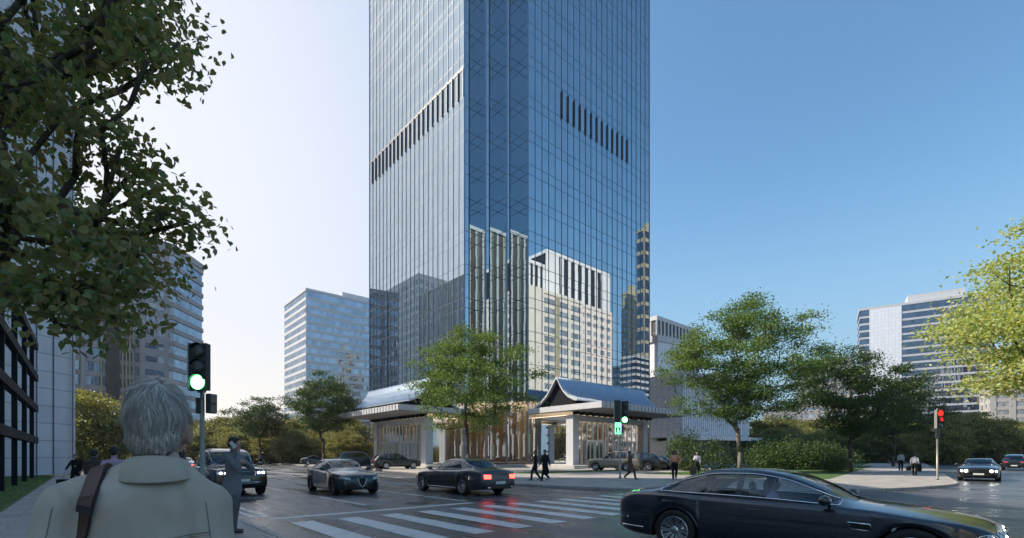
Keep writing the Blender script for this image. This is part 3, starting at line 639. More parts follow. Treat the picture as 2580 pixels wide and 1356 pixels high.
SPEC={
'saloon':dict(L=5.3,wb=3.19,fo=1.78,wr=.36,rw=.62,spokes=10,ws=(1.12,.22),rg=(-1.12,-2.02),win=[(.93,-.33),(-.43,-1.72)],
  top=[(2.65,.58),(2.6,.74),(2.45,.83),(2.1,.90),(1.6,.955),(1.15,1.0),(.7,1.20),(.2,1.39),(-.3,1.455),(-.75,1.445),(-1.2,1.35),(-1.65,1.19),(-2.05,1.065),(-2.35,1.03),(-2.55,1.0),(-2.62,.9),(-2.65,.72)],
  sh=[(2.65,.56),(2.5,.72),(2.1,.82),(1.6,.885),(.9,.93),(0,.95),(-1,.975),(-1.7,1.0),(-2.1,.985),(-2.5,.92),(-2.65,.70)],
  w=[(2.65,.50),(2.58,.70),(2.4,.83),(2.1,.92),(1.7,.965),(1,.965),(0,.97),(-1,.985),(-1.7,.995),(-2.2,.94),(-2.5,.85),(-2.62,.74),(-2.65,.64)],
  bot=[(2.65,.34),(2.5,.22),(2,.2),(-2,.22),(-2.5,.28),(-2.65,.42)]),
'sport':dict(L=4.64,wb=2.82,fo=1.50,wr=.34,rw=.59,spokes=8,ws=(.86,.02),rg=(-1.0,-1.75),win=[(.7,-.42),(-.50,-1.45)],
  top=[(2.32,.62),(2.28,.74),(2.1,.83),(1.7,.92),(1.3,.98),(.9,1.04),(.45,1.23),(.0,1.38),(-.4,1.43),(-.8,1.41),(-1.2,1.31),(-1.6,1.17),(-1.85,1.10),(-2.1,1.08),(-2.25,1.0),(-2.32,.8)],
  sh=[(2.32,.58),(2.15,.74),(1.8,.83),(1.3,.90),(.8,.93),(0,.95),(-1,.98),(-1.6,1.0),(-2.0,.97),(-2.25,.9),(-2.32,.72)],
  w=[(2.32,.45),(2.27,.62),(2.1,.77),(1.8,.88),(1.45,.93),(.8,.905),(0,.90),(-.8,.915),(-1.35,.935),(-1.8,.89),(-2.15,.78),(-2.32,.6)],
  bot=[(2.32,.30),(2.2,.2),(1.5,.17),(-1.6,.2),(-2.15,.28),(-2.32,.45)]),
'coupe':dict(L=4.85,wb=2.85,fo=1.6,wr=.36,rw=.6,spokes=10,ws=(.75,-.05),rg=(-1.05,-1.95),win=[(.6,-1.45)],
  top=[(2.42,.6),(2.38,.74),(2.2,.83),(1.8,.91),(1.3,.96),(.8,1.0),(.35,1.2),(-.1,1.35),(-.5,1.39),(-.9,1.36),(-1.4,1.22),(-1.9,1.05),(-2.2,1.0),(-2.38,.92),(-2.42,.7)],
  sh=[(2.42,.56),(2.25,.72),(1.8,.82),(1.2,.89),(.4,.92),(-.6,.94),(-1.4,.97),(-2,.95),(-2.35,.85),(-2.42,.66)],
  w=[(2.42,.52),(2.36,.72),(2.2,.86),(1.9,.94),(1.5,.98),(.6,.95),(0,.94),(-.9,.97),(-1.5,.99),(-2,.93),(-2.3,.8),(-2.42,.6)],
  bot=[(2.42,.3),(2.3,.2),(1.5,.18),(-1.6,.2),(-2.2,.28),(-2.42,.45)]),
'suv':dict(L=5.05,wb=3.0,fo=1.62,wr=.39,rw=.70,spokes=10,ws=(1.02,.42),rg=(-2.12,-2.42),win=[(.9,-.28),(-.38,-1.35),(-1.43,-2.05)],
  top=[(2.52,.82),(2.49,1.02),(2.35,1.10),(1.9,1.14),(1.5,1.165),(1.1,1.19),(.8,1.42),(.4,1.74),(0,1.83),(-.6,1.86),(-1.3,1.845),(-2.0,1.79),(-2.2,1.70),(-2.38,1.38),(-2.47,1.12),(-2.52,.86)],
  sh=[(2.52,.80),(2.4,.99),(2,1.06),(1.4,1.1),(.5,1.12),(-.6,1.125),(-1.6,1.13),(-2.2,1.12),(-2.45,1.06),(-2.52,.8)],
  w=[(2.52,.74),(2.47,.86),(2.3,.94),(1.9,.985),(1.2,.995),(0,.99),(-1.2,.995),(-2,.98),(-2.35,.93),(-2.48,.86),(-2.52,.78)],
  bot=[(2.52,.42),(2.4,.30),(1.8,.28),(-1.8,.28),(-2.4,.34),(-2.52,.5)]),
'wagon':dict(L=5.1,wb=3.0,fo=1.62,wr=.38,rw=.64,spokes=10,ws=(1.05,.25),rg=(-1.95,-2.4),win=[(.88,-.3),(-.4,-1.3),(-1.38,-1.95)],
  top=[(2.55,.72),(2.5,.92),(2.3,1.02),(1.8,1.09),(1.15,1.15),(.75,1.36),(.25,1.62),(-.3,1.71),(-.9,1.70),(-1.5,1.62),(-1.95,1.50),(-2.25,1.28),(-2.42,1.13),(-2.52,1.0),(-2.55,.8)],
  sh=[(2.55,.70),(2.4,.9),(2,.99),(1.4,1.04),(.5,1.07),(-.6,1.08),(-1.6,1.11),(-2.2,1.10),(-2.48,1.0),(-2.55,.76)],
  w=[(2.55,.66),(2.48,.82),(2.3,.91),(1.9,.97),(1.2,.985),(0,.98),(-1.2,.99),(-2,.97),(-2.35,.9),(-2.5,.8),(-2.55,.7)],
  bot=[(2.55,.38),(2.4,.27),(1.8,.25),(-1.8,.26),(-2.4,.33),(-2.55,.48)]),
}
WH_CACHE={}
def wheel_meshes(wr,spokes,rimm):
    key=(wr,spokes,rimm)
    if key in WH_CACHE: return WH_CACHE[key]
    def lathe(prof,n=40):
        return [[(r_*math.cos(t),y,r_*math.sin(t)) for t in [2*math.pi*k/n for k in range(n)]] for r_,y in prof]
    mb=MB(); ri=wr*.70; mb.rings(lathe([(ri,.115),(ri+.01,.125),(wr*.86,.128),(wr*.96,.118),(wr,.09),(wr,-.09),(wr*.96,-.118),(ri,-.12)]),0,caps=(False,False))
    ty=mb.mesh('tyre',['tyre'])
    mb=MB(); mb.rings(lathe([(ri,.11),(ri-.012,.122),(ri-.022,.11),(ri-.03,.03),(ri-.04,-.1),(.02,-.1)]),0,caps=(False,True))
    mb.rings(lathe([(.075,.03),(.075,.085),(.055,.1),(.01,.1)]),0,caps=(False,True))
    for k in range(spokes):
        for s in (-1,1):
            a=2*math.pi*k/spokes+s*.07; a2=2*math.pi*k/spokes+s*.12
            p0=Vector((.05*math.cos(a),.07,.05*math.sin(a))); p1=Vector(((ri-.015)*math.cos(a2),.1,(ri-.015)*math.sin(a2)))
            d=(p1-p0).normalized(); sd_=Vector((-d.z,0,d.x)).normalized(); rs=[]
            for t,w_ in ((0,.014),(.5,.012),(1,.019)):
                c=p0.lerp(p1,t); rs.append([c+sd_*w_+Vector((0,.014,0)),c-sd_*w_+Vector((0,.014,0)),c-sd_*w_-Vector((0,.02,0)),c+sd_*w_-Vector((0,.02,0))])
            mb.rings(rs,0,sm=False)
    # brake disc
    rim=mb.mesh('rim',[rimm])
    mb=MB(); mb.rings(lathe([(wr*.5,-.02),(wr*.5,.0),(.02,.0)]),0,caps=(True,True)); disc=mb.mesh('brake_disc',['rim_silver' if rimm!='rim_dark' else 'brake_gold'])
    WH_CACHE[key]=(ty,rim,disc); return WH_CACHE[key]
def make_car(kind,name,label,paint,rimm='rim_silver',lights=False,tail=False,front='bars',group=None,plate=True,detail=True,mir_=True):
    S=SPEC[kind]; top,sh,wf,bot=(interp(S[k]) for k in ('top','sh','w','bot')); Ln=S['L']; X0=Ln/2; fo=S['fo']; ro=fo-S['wb']; wr=S['wr']
    t=thing(name,label,'car',group=group)
    xs=set(); 
    n=int(Ln/.07)
    for i in range(n+1): xs.add(round(-X0+Ln*i/n,3))
    for c in (fo,ro):
        for k in range(-12,13): xs.add(round(c+(wr+.06)*math.sin(k/12*math.pi/2),3))
    for e in (.01,.025,.05,.08): xs.add(round(X0-e,3)); xs.add(round(-X0+e,3))
    for a,b in S['win']: xs.add(a); xs.add(b)
    for q in (S['ws'],S['rg']): xs.add(q[0]); xs.add(q[1])
    xs=sorted(xs); 
    ys=[xs[0]]
    for x in xs[1:]:
        if x-ys[-1]>.006: ys.append(x)
    xs=ys
    AR=wr+.055
    def sect(x):
        T=top(x); Sx=min(sh(x),T-.012); W=wf(x); zb=bot(x); 
        arch=0
        for c in (fo,ro):
            if abs(x-c)<AR: arch=max(arch,wr-.02+math.sqrt(AR*AR-(x-c)**2))
        side_b=max(zb,arch)
        g=min(max((T-Sx-.09)/.22,0),1); g=g*g*(3-2*g)
        pts=[(0,zb if arch==0 else side_b-.01),(W*.55,zb if arch==0 else side_b-.01),(W*(.93 if arch==0 else .97),side_b)]
        h=Sx-zb
        for f_,wm in ((.06,.965),(.2,.99),(.38,1.0),(.55,.992),(.68,.985),(.8,.982),(.92,.965)):
            z=zb+h*f_; z2=max(z,side_b+(Sx-side_b)*(f_*.98))if arch else z; pts.append((W*wm,z2))
        pts.append((W*.925,Sx))
        Rw=S['rw']; base=W*.875; zt=T-.055
        G=[(base,Sx+.018)]
        for q in (.1,.4,.7,.93):
            yy=base+(Rw-base)*q+.035*math.sin(math.pi*q); G.append((yy,Sx+.018+(zt-Sx-.018)*q))
        G+=[(Rw*.965,T-.033),(Rw*.86,T-.014),(Rw*.55,T-.004),(Rw*.25,T),(0,T)]
        H=[]; yy0=W*.925
        for q in (.93,.86,.78,.68,.58,.48,.38,.25,.12,0):
            y=yy0*q; H.append((y,Sx+(T-Sx)*(1-q**2.2)))
        pts+=[(G[k][0]*g+H[k][0]*(1-g),G[k][1]*g+H[k][1]*(1-g)) for k in range(10)]
        return pts
    secs=[sect(x) for x in xs]; K=len(secs[0])
    buckets={}
    def bk(n): return buckets.setdefault(n,MB())
    full=[]
    for x,s in zip(xs,secs): full.append([(x,-y,z) for y,z in s]+[(x,y,z) for y,z in reversed(s[1:-1])])
    NF=len(full[0])
    J0=11 # index of glasshouse base point
    for i in range(len(xs)-1):
        xm=(xs[i]+xs[i+1])/2
        for k in range(NF):
            k2=(k+1)%NF
            kk=min(k,NF-k-1) # mirrored strip index
            key='body'; m=0
            if kk<=1: key='under'
            elif kk in (J0+1,J0+2,J0+3):
                for wi,(a,b) in enumerate(S['win']):
                    if b<xm<a and top(xm)-sh(xm)>.15: key='win%d%s'%(wi,'r' if k<NF/2 else 'l')
            if kk>=J0+5 or (kk>=J0+6):
                if S['ws'][1]<xm<S['ws'][0] and kk>=J0+5: key='ws'
                if S['rg'][1]<xm<S['rg'][0] and kk>=J0+5: key='rg'
            q=bk(key); b=len(q.v); q.v+=[full[i][k],full[i+1][k],full[i+1][k2],full[i][k2]]; q.face((b,b+1,b+2,b+3),0,True)
    b=bk('body'); 
    for e,sg in ((0,1),(len(xs)-1,-1)):
        s0=len(b.v); b.v+=list(full[e]); 
        # end cap as strips between mirrored points
        for k in range(1,K-1):
            ids=(s0+k,s0+k+1,s0+(NF-k-1)%NF,s0+(NF-k)%NF) 
            ids=tuple(dict.fromkeys(ids)); b.face(ids if sg>0 else ids[::-1],0,True)
    matmap={'body':paint,'under':'under_black'}
    nm={'body':'body','under':'underbody','ws':'windscreen','rg':'rear_window'}
    for key,q in buckets.items():
        o=q.build(nm.get(key,'side_window'),matmap.get(key,'car_glass'),t)
        bm=bmesh.new(); bm.from_mesh(o.data); bmesh.ops.remove_doubles(bm,verts=bm.verts,dist=.0008); bmesh.ops.recalc_face_normals(bm,faces=bm.faces)
        for e in bm.edges:
            if len(e.link_faces)==2 and e.calc_face_angle(0)>R(48): e.smooth=False
        bm.to_mesh(o.data); bm.free()
    # surface look-ups
    def halfw(x,z):
        s=sect(x)[2:]; best=0
        for (y0,z0),(y1,z1) in zip(s[:-1],s[1:]):
            if min(z0,z1)<=z<=max(z0,z1) and abs(z1-z0)>1e-6: best=max(best,y0+(y1-y0)*(z-z0)/(z1-z0))
        if z<s[0][1]: best=s[0][0]
        return best
    def endx(y,z,sg):
        x=X0
        while x>0:
            if halfw(sg*x,z)>=abs(y): return sg*x
            x-=.006
        return sg*X0
    def patch(name,cs,n,off,mat,mode='front',parent=None,thick=0):
        mb=MB(); vs=[]
        nu,nv_=n
        for i in range(nu+1):
            for j in range(nv_+1):
                a=i/nu; c=j/nv_
                p=[(cs[0][k]*(1-a)+cs[1][k]*a)*(1-c)+(cs[3][k]*(1-a)+cs[2][k]*a)*c for k in (0,1)]
                if mode=='front': vs.append((endx(p[0],p[1],1)+off,p[0],p[1]))
                elif mode=='rear': vs.append((endx(p[0],p[1],-1)-off,p[0],p[1]))
                elif mode=='left': vs.append((p[0],halfw(p[0],p[1])+off,p[1]))
                else: vs.append((p[0],-halfw(p[0],p[1])-off,p[1]))
        fs=[(i*(nv_+1)+j,(i+1)*(nv_+1)+j,(i+1)*(nv_+1)+j+1,i*(nv_+1)+j+1) for i in range(nu) for j in range(nv_)]
        mb.add(vs,fs,0,True); return mb.build(name,mat,parent or t)
    def line(name,pts,mode,r_,mat,off=.004,parent=None,n=6):
        P=[]
        for a,b in pts:
            if mode=='front': P.append((endx(a,b,1)+off,a,b))
            elif mode=='rear': P.append((endx(a,b,-1)-off,a,b))
            elif mode=='left': P.append((a,halfw(a,b)+off,b))
            else: P.append((a,-halfw(a,b)-off,b))
        return MB().tube(P,r_,n).build(name,mat,parent or t)
    # chrome line round the side glass, door shut lines, handles
    for sgn,md in ((1,'left'),(-1,'right')):
        a=S['win'][0][0]; b_=S['win'][-1][1]; lo=[];hi=[]
        for x in np.linspace(a+.04,b_,26):
            s=sect(x); lo.append((x,sgn*(s[J0][0]*.93+s[J0+1][0]*.07+.006),s[J0+1][1]-.004)); hi.append((x,sgn*(s[J0+4][0]+.008),s[J0+4][1]+.004))
        MB().tube(lo+hi[::-1]+[lo[0]],.010,6).build('window_trim','chrome' if detail else 'trim_black',t)
        if detail:
            shut=[S['win'][0][0]-.02]+[ (w_[1]-.05) for w_ in S['win'][:2]]
            for x in shut:
                zt=sh(x)-.01; line('door_gap',[(x,z) for z in np.linspace(bot(x)+.12,zt,8)],md,.004,'trim_black',off=.0)
            for w_ in S['win'][:2]:
                x=w_[1]+.22; z=sh(x)-.13
                if w_[0]-w_[1]<.5: continue
                line('door_handle',[(x-.10,z),(x-.05,z+.003),(x+.05,z+.003),(x+.10,z)],md,.012,paint,off=.022)
            line('sill_trim',[(x,bot(0)+.07) for x in np.linspace(fo-wr-.12,ro+wr+.12,8)],md,.012,'chrome' if kind=='saloon' else 'trim_black',off=.004)
    # mirrors
    mx=S['ws'][0]-.28
    if mir_:
        for sgn in (1,-1):
            q=MB(); z=sh(mx)+.10; y=sgn*(wf(mx)*.93+.16)
            q.ell((mx,y,z),(.085,.115,.075),0,14,8); q.tube([(mx+.02,sgn*(wf(mx)*.88),z-.07),(mx+.01,y-sgn*.06,z-.05)],.022,6)
            q.build('wing_mirror',paint,t)
    # wheels
    ty,rim,disc=wheel_meshes(wr,S['spokes'],rimm)
    for c in (fo,ro):
        for sgn in (1,-1):
            wo=link('wheel',None,t,(c,sgn*(wf(c)-.135),wr),0 if sgn>0 else R(180))
            link('tyre',ty,wo); link('rim',rim,wo); link('brake_disc',disc,wo)
    # front
    hz=sh(X0-.25)-.06
    if kind=='suv':
        zg0,zg1=.80,.95
        patch('grille',[(-.44,zg0),(.44,zg0),(.46,zg1),(-.46,zg1)],(14,4),.008,'grille_black')
        for z in (zg0,zg0+.05,zg0+.1,zg1): line('grille_bar',[(y,z) for y in np.linspace(-.45,.45,9)],'front',.006,'rim_silver',off=.012)
        hl=[((.50,.82),(.86,.85),(.88,.97),(.50,.96))]
        patch('lower_grille',[(-.62,.42),(.62,.42),(.70,.56),(-.70,.56)],(12,3),.008,'grille_black'); 
        for z in (.50,.55): line('lower_bar',[(y,z) for y in np.linspace(-.66,.66,9)],'front',.014,'rim_silver',off=.01)
    elif kind=='sport':
        # shield grille
        pts=[(-.17,.66),(.17,.66),(.13,.5),(0,.30)]
        patch('grille',[(-.02,.30),(.02,.30),(.17,.66),(-.17,.66)],(6,8),.03,'grille_black')
        line('grille_surround',[(-.17,.665),(-.15,.55),(-.08,.39),(0,.30),(.08,.39),(.15,.55),(.17,.665)],'front',.012,'chrome',off=.035)
        q=MB().ell((endx(0,.70,1)+.012,0,.705),(.012,.038,.038),0,14,6); q.build('badge','rim_silver',t)
        q=MB().ell((endx(0,.70,1)+.022,0,.705),(.006,.022,.022),0,12,6); q.build('badge_centre','lens_red',t)
        patch('lower_grille',[(-.72,.27),(-.2,.27),(-.24,.46),(-.70,.40)],(8,3),.006,'grille_black'); patch('lower_grille',[(.2,.27),(.72,.27),(.70,.40),(.24,.46)],(8,3),.006,'grille_black')
        line('splitter',[(y,.24) for y in np.linspace(-.8,.8,9)],'front',.012,'trim_black',off=.01)
        hl=[((.46,.60),(.80,.66),(.80,.75),(.46,.68))]
    elif kind in ('saloon','coupe'):
        patch('grille',[(-.42,.36),(.42,.36),(.40,.66),(-.40,.66)],(12,6),.008,'grille_black')
        line('grille_surround',[(-.42,.36),(-.42,.5),(-.40,.665),(-.2,.69),(0,.70),(.2,.69),(.40,.665),(.42,.5),(.42,.36),(0,.35),(-.42,.36)],'front',.012,'chrome' if kind=='saloon' else 'grille_black',off=.012)
        for y in np.linspace(-.35,.35,9): line('grille_bar',[(y,.38),(y,.52),(y,.65)],'front',.004,'rim_silver' if kind=='saloon' else 'trim_black',off=.01)
        patch('lower_grille',[(-.80,.27),(-.5,.27),(-.5,.40),(-.80,.42)],(5,3),.006,'grille_black'); patch('lower_grille',[(.5,.27),(.80,.27),(.80,.42),(.5,.40)],(5,3),.006,'grille_black')
        hl=None
    else:
        patch('grille',[(-.45,.58),(.45,.58),(.46,.86),(-.46,.86)],(12,4),.008,'grille_black')
        line('grille_surround',[(-.46,.58),(-.46,.86),(0,.89),(.46,.86),(.46,.58),(0,.56),(-.46,.58)],'front',.011,'chrome',off=.012); hl=[((.52,.68),(.82,.72),(.82,.86),(.52,.84))]
    LM='lamp_white' if lights else 'lens_clear'
    for sgn in (1,-1):
        if hl:
            for c_ in hl:
                cs=[(sgn*a,b) for a,b in c_]
                o=patch('headlight',cs,(8,4),.010,'lens_clear')
                cy=sum(a for a,b in c_)/4; cz=sum(b for a,b in c_)/4
                for dy in ((-.10,.02) if kind!='suv' else (-.12,.04)):
                    e=MB().ell((endx(sgn*(cy+dy),cz,1)+.012,sgn*(cy+dy),cz),(.02,.05,.042),0,12,7); e.build('lamp',LM,o)
        else:
            for (y,z,r_) in ((.56,.62,.105),(.76,.62,.075)):
                xx=endx(sgn*y,z,1); o=MB().ell((xx-.02,sgn*y,z),(.05,r_,r_),0,18,9).build('headlight','lens_clear',t)
                MB().ell((xx+.01,sgn*y,z),(.03,r_*.72,r_*.72),0,16,8).build('lamp',LM,o)
                line('lamp_ring',[(sgn*y+math.cos(a)*r_*1.02,z+math.sin(a)*r_*1.02) for a in np.linspace(0,2*math.pi,17)],'front',.007,'chrome',off=.012,parent=o)
    # rear
    zr=sh(-X0+.12)-.16; TM='lamp_red' if tail else 'lens_red'
    for sgn in (1,-1):
        y0_,y1_=(wf(-X0+.1)*.55,wf(-X0+.1)*.93)
        if kind=='suv': cs=[(sgn*.70,.92),(sgn*.86,.92),(sgn*.84,1.12),(sgn*.72,1.12)]
        else: cs=[(sgn*y0_,zr-.07),(sgn*y1_,zr-.07),(sgn*y1_,zr+.09),(sgn*y0_,zr+.08)]
        o=patch('tail_light',cs,(8,4),.010,TM,'rear')
        line('lamp_surround',cs+[cs[0]],'rear',.008,'chrome',off=.014,parent=o)
        line('exhaust_tip',[(sgn*.62,.33),(sgn*.5,.33)],'rear',.035,'chrome',off=.02)
    patch('rear_diffuser',[(-.7,.30),(.7,.30),(.74,.42),(-.74,.42)],(8,2),.006,'trim_black','rear')
    if plate:
        o=patch('number_plate',[(-.24,.46),(.24,.46),(.24,.57),(-.24,.57)],(2,1),.02,'plate_white','rear')
        zpl=.44 if kind!='suv' else .62
        o=patch('number_plate',[(-.24,zpl-.05),(.24,zpl-.05),(.24,zpl+.05),(-.24,zpl+.05)],(2,1),.04,'plate_white','front') if kind not in('sport',) else None
    # cabin
    ib=MB(); ib.box(-X0+.9,X0-1.4,-.68,.68,.34,.40); ib.box(S['ws'][0]-.42,S['ws'][0]-.02,-.72,.72,.6,sh(.8)-.02); ib.build('dashboard','trim_black',t)
    hs=.0 if kind in('saloon','sport','coupe') else .15
    for (x,ys_) in ((.05,(.37,-.37)),(-.95,(.37,-.37))):
        for y in ys_:
            q=MB(); q.ell((x,y,.52+hs),(.27,.24,.1),0,14,7); q.ell((x-.30,y,.82+hs),(.09,.24,.33),0,14,9,rot=Euler((0,R(-12),0)).to_matrix()); q.ell((x-.37,y,1.15+hs),(.05,.12,.085),0,12,7); q.build('seat','seat_leather',t)
    q=MB(); q.tube([(.52+.05*math.sin(a)*.3,.37+.18*math.cos(a),.86+hs+.17*math.sin(a)) for a in np.linspace(0,2*math.pi,25)],.014,6); q.build('steering_wheel','trim_black',t)
    return t,(patch,line,endx,halfw,S)
def place_car(t,az,wheel,gpos):
    """wheel=('f'|'r', 'l'|'r') ground contact put at gpos"""
    c,S,W=wheel; rz=R(90-az); lx=S['fo'] if c[0]=='f' else S['fo']-S['wb']; ly=(W-.02)*(1 if c[1]=='l' else -1)
    off=Matrix.Rotation(rz,3,'Z')@Vector((lx,ly,0)); t.location=(gpos.x-off.x,gpos.y-off.y,gpos.z); t.rotation_euler=(0,0,rz)
RD=-.12
HL=AZ+90  # heading of traffic towards camera-right along the main road
# foreground dark saloon
fg,(patch,line,endx,halfw,S)=make_car('saloon','saloon_car','large dark navy saloon car nearest the camera, two people inside','paint_navy')
patch('wing_vent',[(1.13,.66),(1.36,.65),(1.34,.73),(1.09,.74)],(6,2),.006,'grille_black','right'); line('vent_trim',[(1.13,.655),(1.36,.645),(1.34,.735),(1.09,.745),(1.13,.655)],'right',.008,'chrome',off=.008)
line('bumper_trim',[(x,.36) for x in np.linspace(-2.0,-2.55,8)],'right',.012,'chrome')
line('shoulder_trim',[(x,.52) for x in np.linspace(-2.32,-2.36,2)],'right',.01,'chrome')
fgz=RD
place_car(fg,134,('rr',S,.99),Vector((2.6,7.9,fgz))); fg.scale=(.95,.95,.94)
fg.location+=Vector((-.02,.05,0))
for o in fg.children:
    if o.name.startswith('headlight'):
        for c in o.children:
            if c.name.startswith('lamp') and not c.name.startswith('lamp_ring'): c.data.materials[0]=M['lamp_white']
# dark green sport saloon
c_,(patch,line,*_)=make_car('sport','sport_saloon','dark teal sports saloon with silver shield-shaped grille, coming down the road','paint_teal','rim_dark')
place_car(c_,HL+2,('fr',SPEC['sport'],.93),gp(835,1245,RD))
# large bronze SUV near kerb
c_,_=make_car('suv','suv','dark bronze off-road car with lit headlights beside the man on the phone','paint_bronze',lights=True)
place_car(c_,HL-1,('fr',SPEC['suv'],.985),gp(524.5,1249,RD))
# grey saloon driving away
c_,(patch,line,*_)=make_car('saloon','saloon_car','dark grey saloon car seen from behind with red tail lights','paint_greycar',tail=True)
place_car(c_,-41.4+1,('rl',SPEC['saloon'],.995),gp(1161,1246,RD))
patch('wing_vent',[(1.13,.66),(1.36,.65),(1.34,.73),(1.09,.74)],(6,2),.006,'chrome','left')
# coupe on the right with lit headlights
c_,_=make_car('coupe','coupe_car','black coupe with lit headlights waiting right of the red traffic light','paint_black',lights=True)
place_car(c_,180+AZ-4,('fr',SPEC['coupe'],.98),gp(2409,1208.5,RD))
c_,_=make_car('wagon','suv','black high car driving away at the right edge of the picture','paint_black',detail=False)
place_car(c_,AZ-2,('rl',SPEC['wagon'],.98),gp(2519,1183,RD))
c_,_=make_car('sport','saloon_car','pale silver saloon driving away far off behind the near traffic light pole','paint_silver',tail=True,detail=False)
c_.location=at(455,40,RD); c_.rotation_euler=(0,0,R(90+41.4))
# parked rows
c_,_=make_car('wagon','suv','black estate-like high car parked nose right in front of the left entrance','paint_black',detail=False)
place_car(c_,AZ+8,('rr',SPEC['wagon'],.98),gp(972,1181,0))
c_,_=make_car('suv','suv','dark blue-grey boxy high car parked behind the black one at the left entrance','paint_blue',detail=False)
place_car(c_,AZ+8,('rr',SPEC['suv'],.98),gp(918,1180.5,0)+lv*1.8-rv*.8)
c_,_=make_car('sport','saloon_car','small dark car parked far off under the tree, behind the teal sports saloon','paint_blue',detail=False)
place_car(c_,AZ+14,('rr',SPEC['sport'],.93),gp(775,1170.5,0))
c_,_=make_car('suv','suv','beige boxy high car parked nose left in front of the right entrance','paint_beige',detail=False)
place_car(c_,-41.4-22,('fl',SPEC['suv'],.985),gp(1498,1184,0)); base=c_.location.copy()
c_,_=make_car('wagon','suv','black high car parked just right of the beige one','paint_black',detail=False)
c_.location=base+rv*2.9-lv*.5; c_.rotation_euler=(0,0,R(90+60))
c_,_=make_car('sport','saloon_car','dark blue low car parked third in the row, behind the brown-coated walker','paint_blue',detail=False)
c_.location=base+rv*5.4-lv*.8; c_.rotation_euler=(0,0,R(90+56))
c_,_=make_car('sport','saloon_car','dark blue low car parked last in the row, next to the pale wall','paint_blue',detail=False)
c_.location=base+rv*8.2-lv*1.0; c_.rotation_euler=(0,0,R(90+56))
# ------------------------------------------------------------------ traffic lights
emit('lamp_green',(.16,1,.30),5); emit('lamp_green_dim',(.12,1,.3),5); emit('lamp_stop',(1,.012,.006),3.2); emit('lamp_stop_dim',(1,.01,.01),2.2)
pbr('signal_housing',(.025,.03,.028),.5,var=.1); pbr('signal_lens_off',(.03,.035,.03),.25,var=0,coat=.5); pbr('pole_grey',(.30,.29,.27),.45,.4,var=.1,scale=5)
def signal_head(parent,x,y,z,rz,w_,h_,lit,n=3,lens=True,name='signal_head',small=False,rail=True,square=False):
    hd=link(name,None,parent,(x,y,z),rz)   # faces local -y
    b=MB().box(-w_/2,w_/2,0,.16 if not small else .12,0,h_); 
    o=b.build('housing','signal_housing',hd); bv=o.modifiers.new('b','BEVEL'); bv.width=.012; bv.segments=2
    if rail: MB().box(-w_/2-.028,-w_/2-.003,-.03,.14,-.01,h_+.01).build('side_rail','pole_grey',hd)
    if lens:
        step=h_/n; r_=min(w_*.44,step*.46)
        for i in range(n):
            zc=h_-step*(i+.5); mt=lit.get(i,'signal_lens_off')
            q=MB(); 
            if square: q.box(-w_*.38,w_*.38,-.012,-.002,zc-step*.42,zc+step*.42)
            else: q.ell((0,-.01,zc),(r_,.035,r_),0,24,10)
            q.build('lens',mt if not square else 'signal_lens_off',hd)
            # visor: open half tube
            if not square:
                rs=[]
                for yy,sc in ((0,1.07),(-.075,1.09)):
                    rs.append([(r_*sc*math.cos(a),yy-.001,zc+r_*sc*math.sin(a)) for a in np.linspace(R(20),R(160),18)]+[(r_*(sc-.06)*math.cos(a),yy-.001,zc+r_*(sc-.06)*math.sin(a)) for a in np.linspace(R(160),R(20),18)])
                MB().rings(rs,0,sm=False).build('visor','signal_housing',hd)
    return hd
def text_mesh(s,size,mat,parent,loc,rot,name='digits'):
    cu=bpy.data.curves.new(name,'FONT'); cu.body=s; cu.size=size; cu.extrude=.004; cu.align_x='CENTER'
    o=bpy.data.objects.new(name,cu); COL.objects.link(o); bpy.context.view_layer.update()
    dg=bpy.context.evaluated_depsgraph_get(); me=bpy.data.meshes.new_from_object(o.evaluated_get(dg)); me.materials.clear(); me.materials.append(M[mat])
    bpy.data.objects.remove(o); ob=link(name,me,parent,loc); ob.rotation_euler=rot; return ob
def walking_man(mat,parent,z,s):
    q=MB(); q.ell((0,-.018,z+.40*s),(.05*s,.006,.05*s),0,12,6)
    q.tube([(0,-.018,z+.33*s),(-.01*s,-.018,z+.18*s)],.05*s,6); q.tube([(0,-.018,z+.19*s),(.07*s,-.018,z+.1*s),(.10*s,-.018,z+0)],.024*s,6); q.tube([(-.01*s,-.018,z+.19*s),(-.06*s,-.018,z+.1*s),(-.12*s,-.018,z+.02*s)],.024*s,6)
    q.tube([(0,-.018,z+.32*s),(.09*s,-.018,z+.22*s)],.02*s,6); q.tube([(0,-.018,z+.32*s),(-.09*s,-.018,z+.24*s)],.02*s,6)
    return q.build('walking_figure',mat,parent)
def pole(t,h,r_): MB().tube([(0,0,0),(0,0,.12),(0,0,.121),(0,0,h*.5),(0,0,h)],[r_*1.7,r_*1.7,r_*1.1,r_,r_*.9],14).build('pole','pole_grey',t); MB().ell((0,0,h),(r_,r_,r_*1.1),0,12,6).build('pole_cap','pole_grey',t)
# near one, green
d=11.4; sc=d/F
t=thing('traffic_light','large traffic light showing a bright green lamp, nearest on its grey pole','traffic light',at(509,d,0))
pole(t,3.9,.05)
signal_head(t,.05,-.24,1.45+(1146-985)*sc,R(-3),.40,1.09,{2:'lamp_green'})
signal_head(t,-.16,.05,1.45+(1146-984)*sc,R(-68),.36,1.04,{},lens=True)
signal_head(t,-.14,.0,1.45+(1146-1040)*sc,R(-60),.22,.36,{},n=2,small=True,square=True,rail=False)
signal_head(t,.25,.02,1.45+(1146-1040)*sc,R(75),.22,.46,{},n=2,small=True,square=True,rail=False)
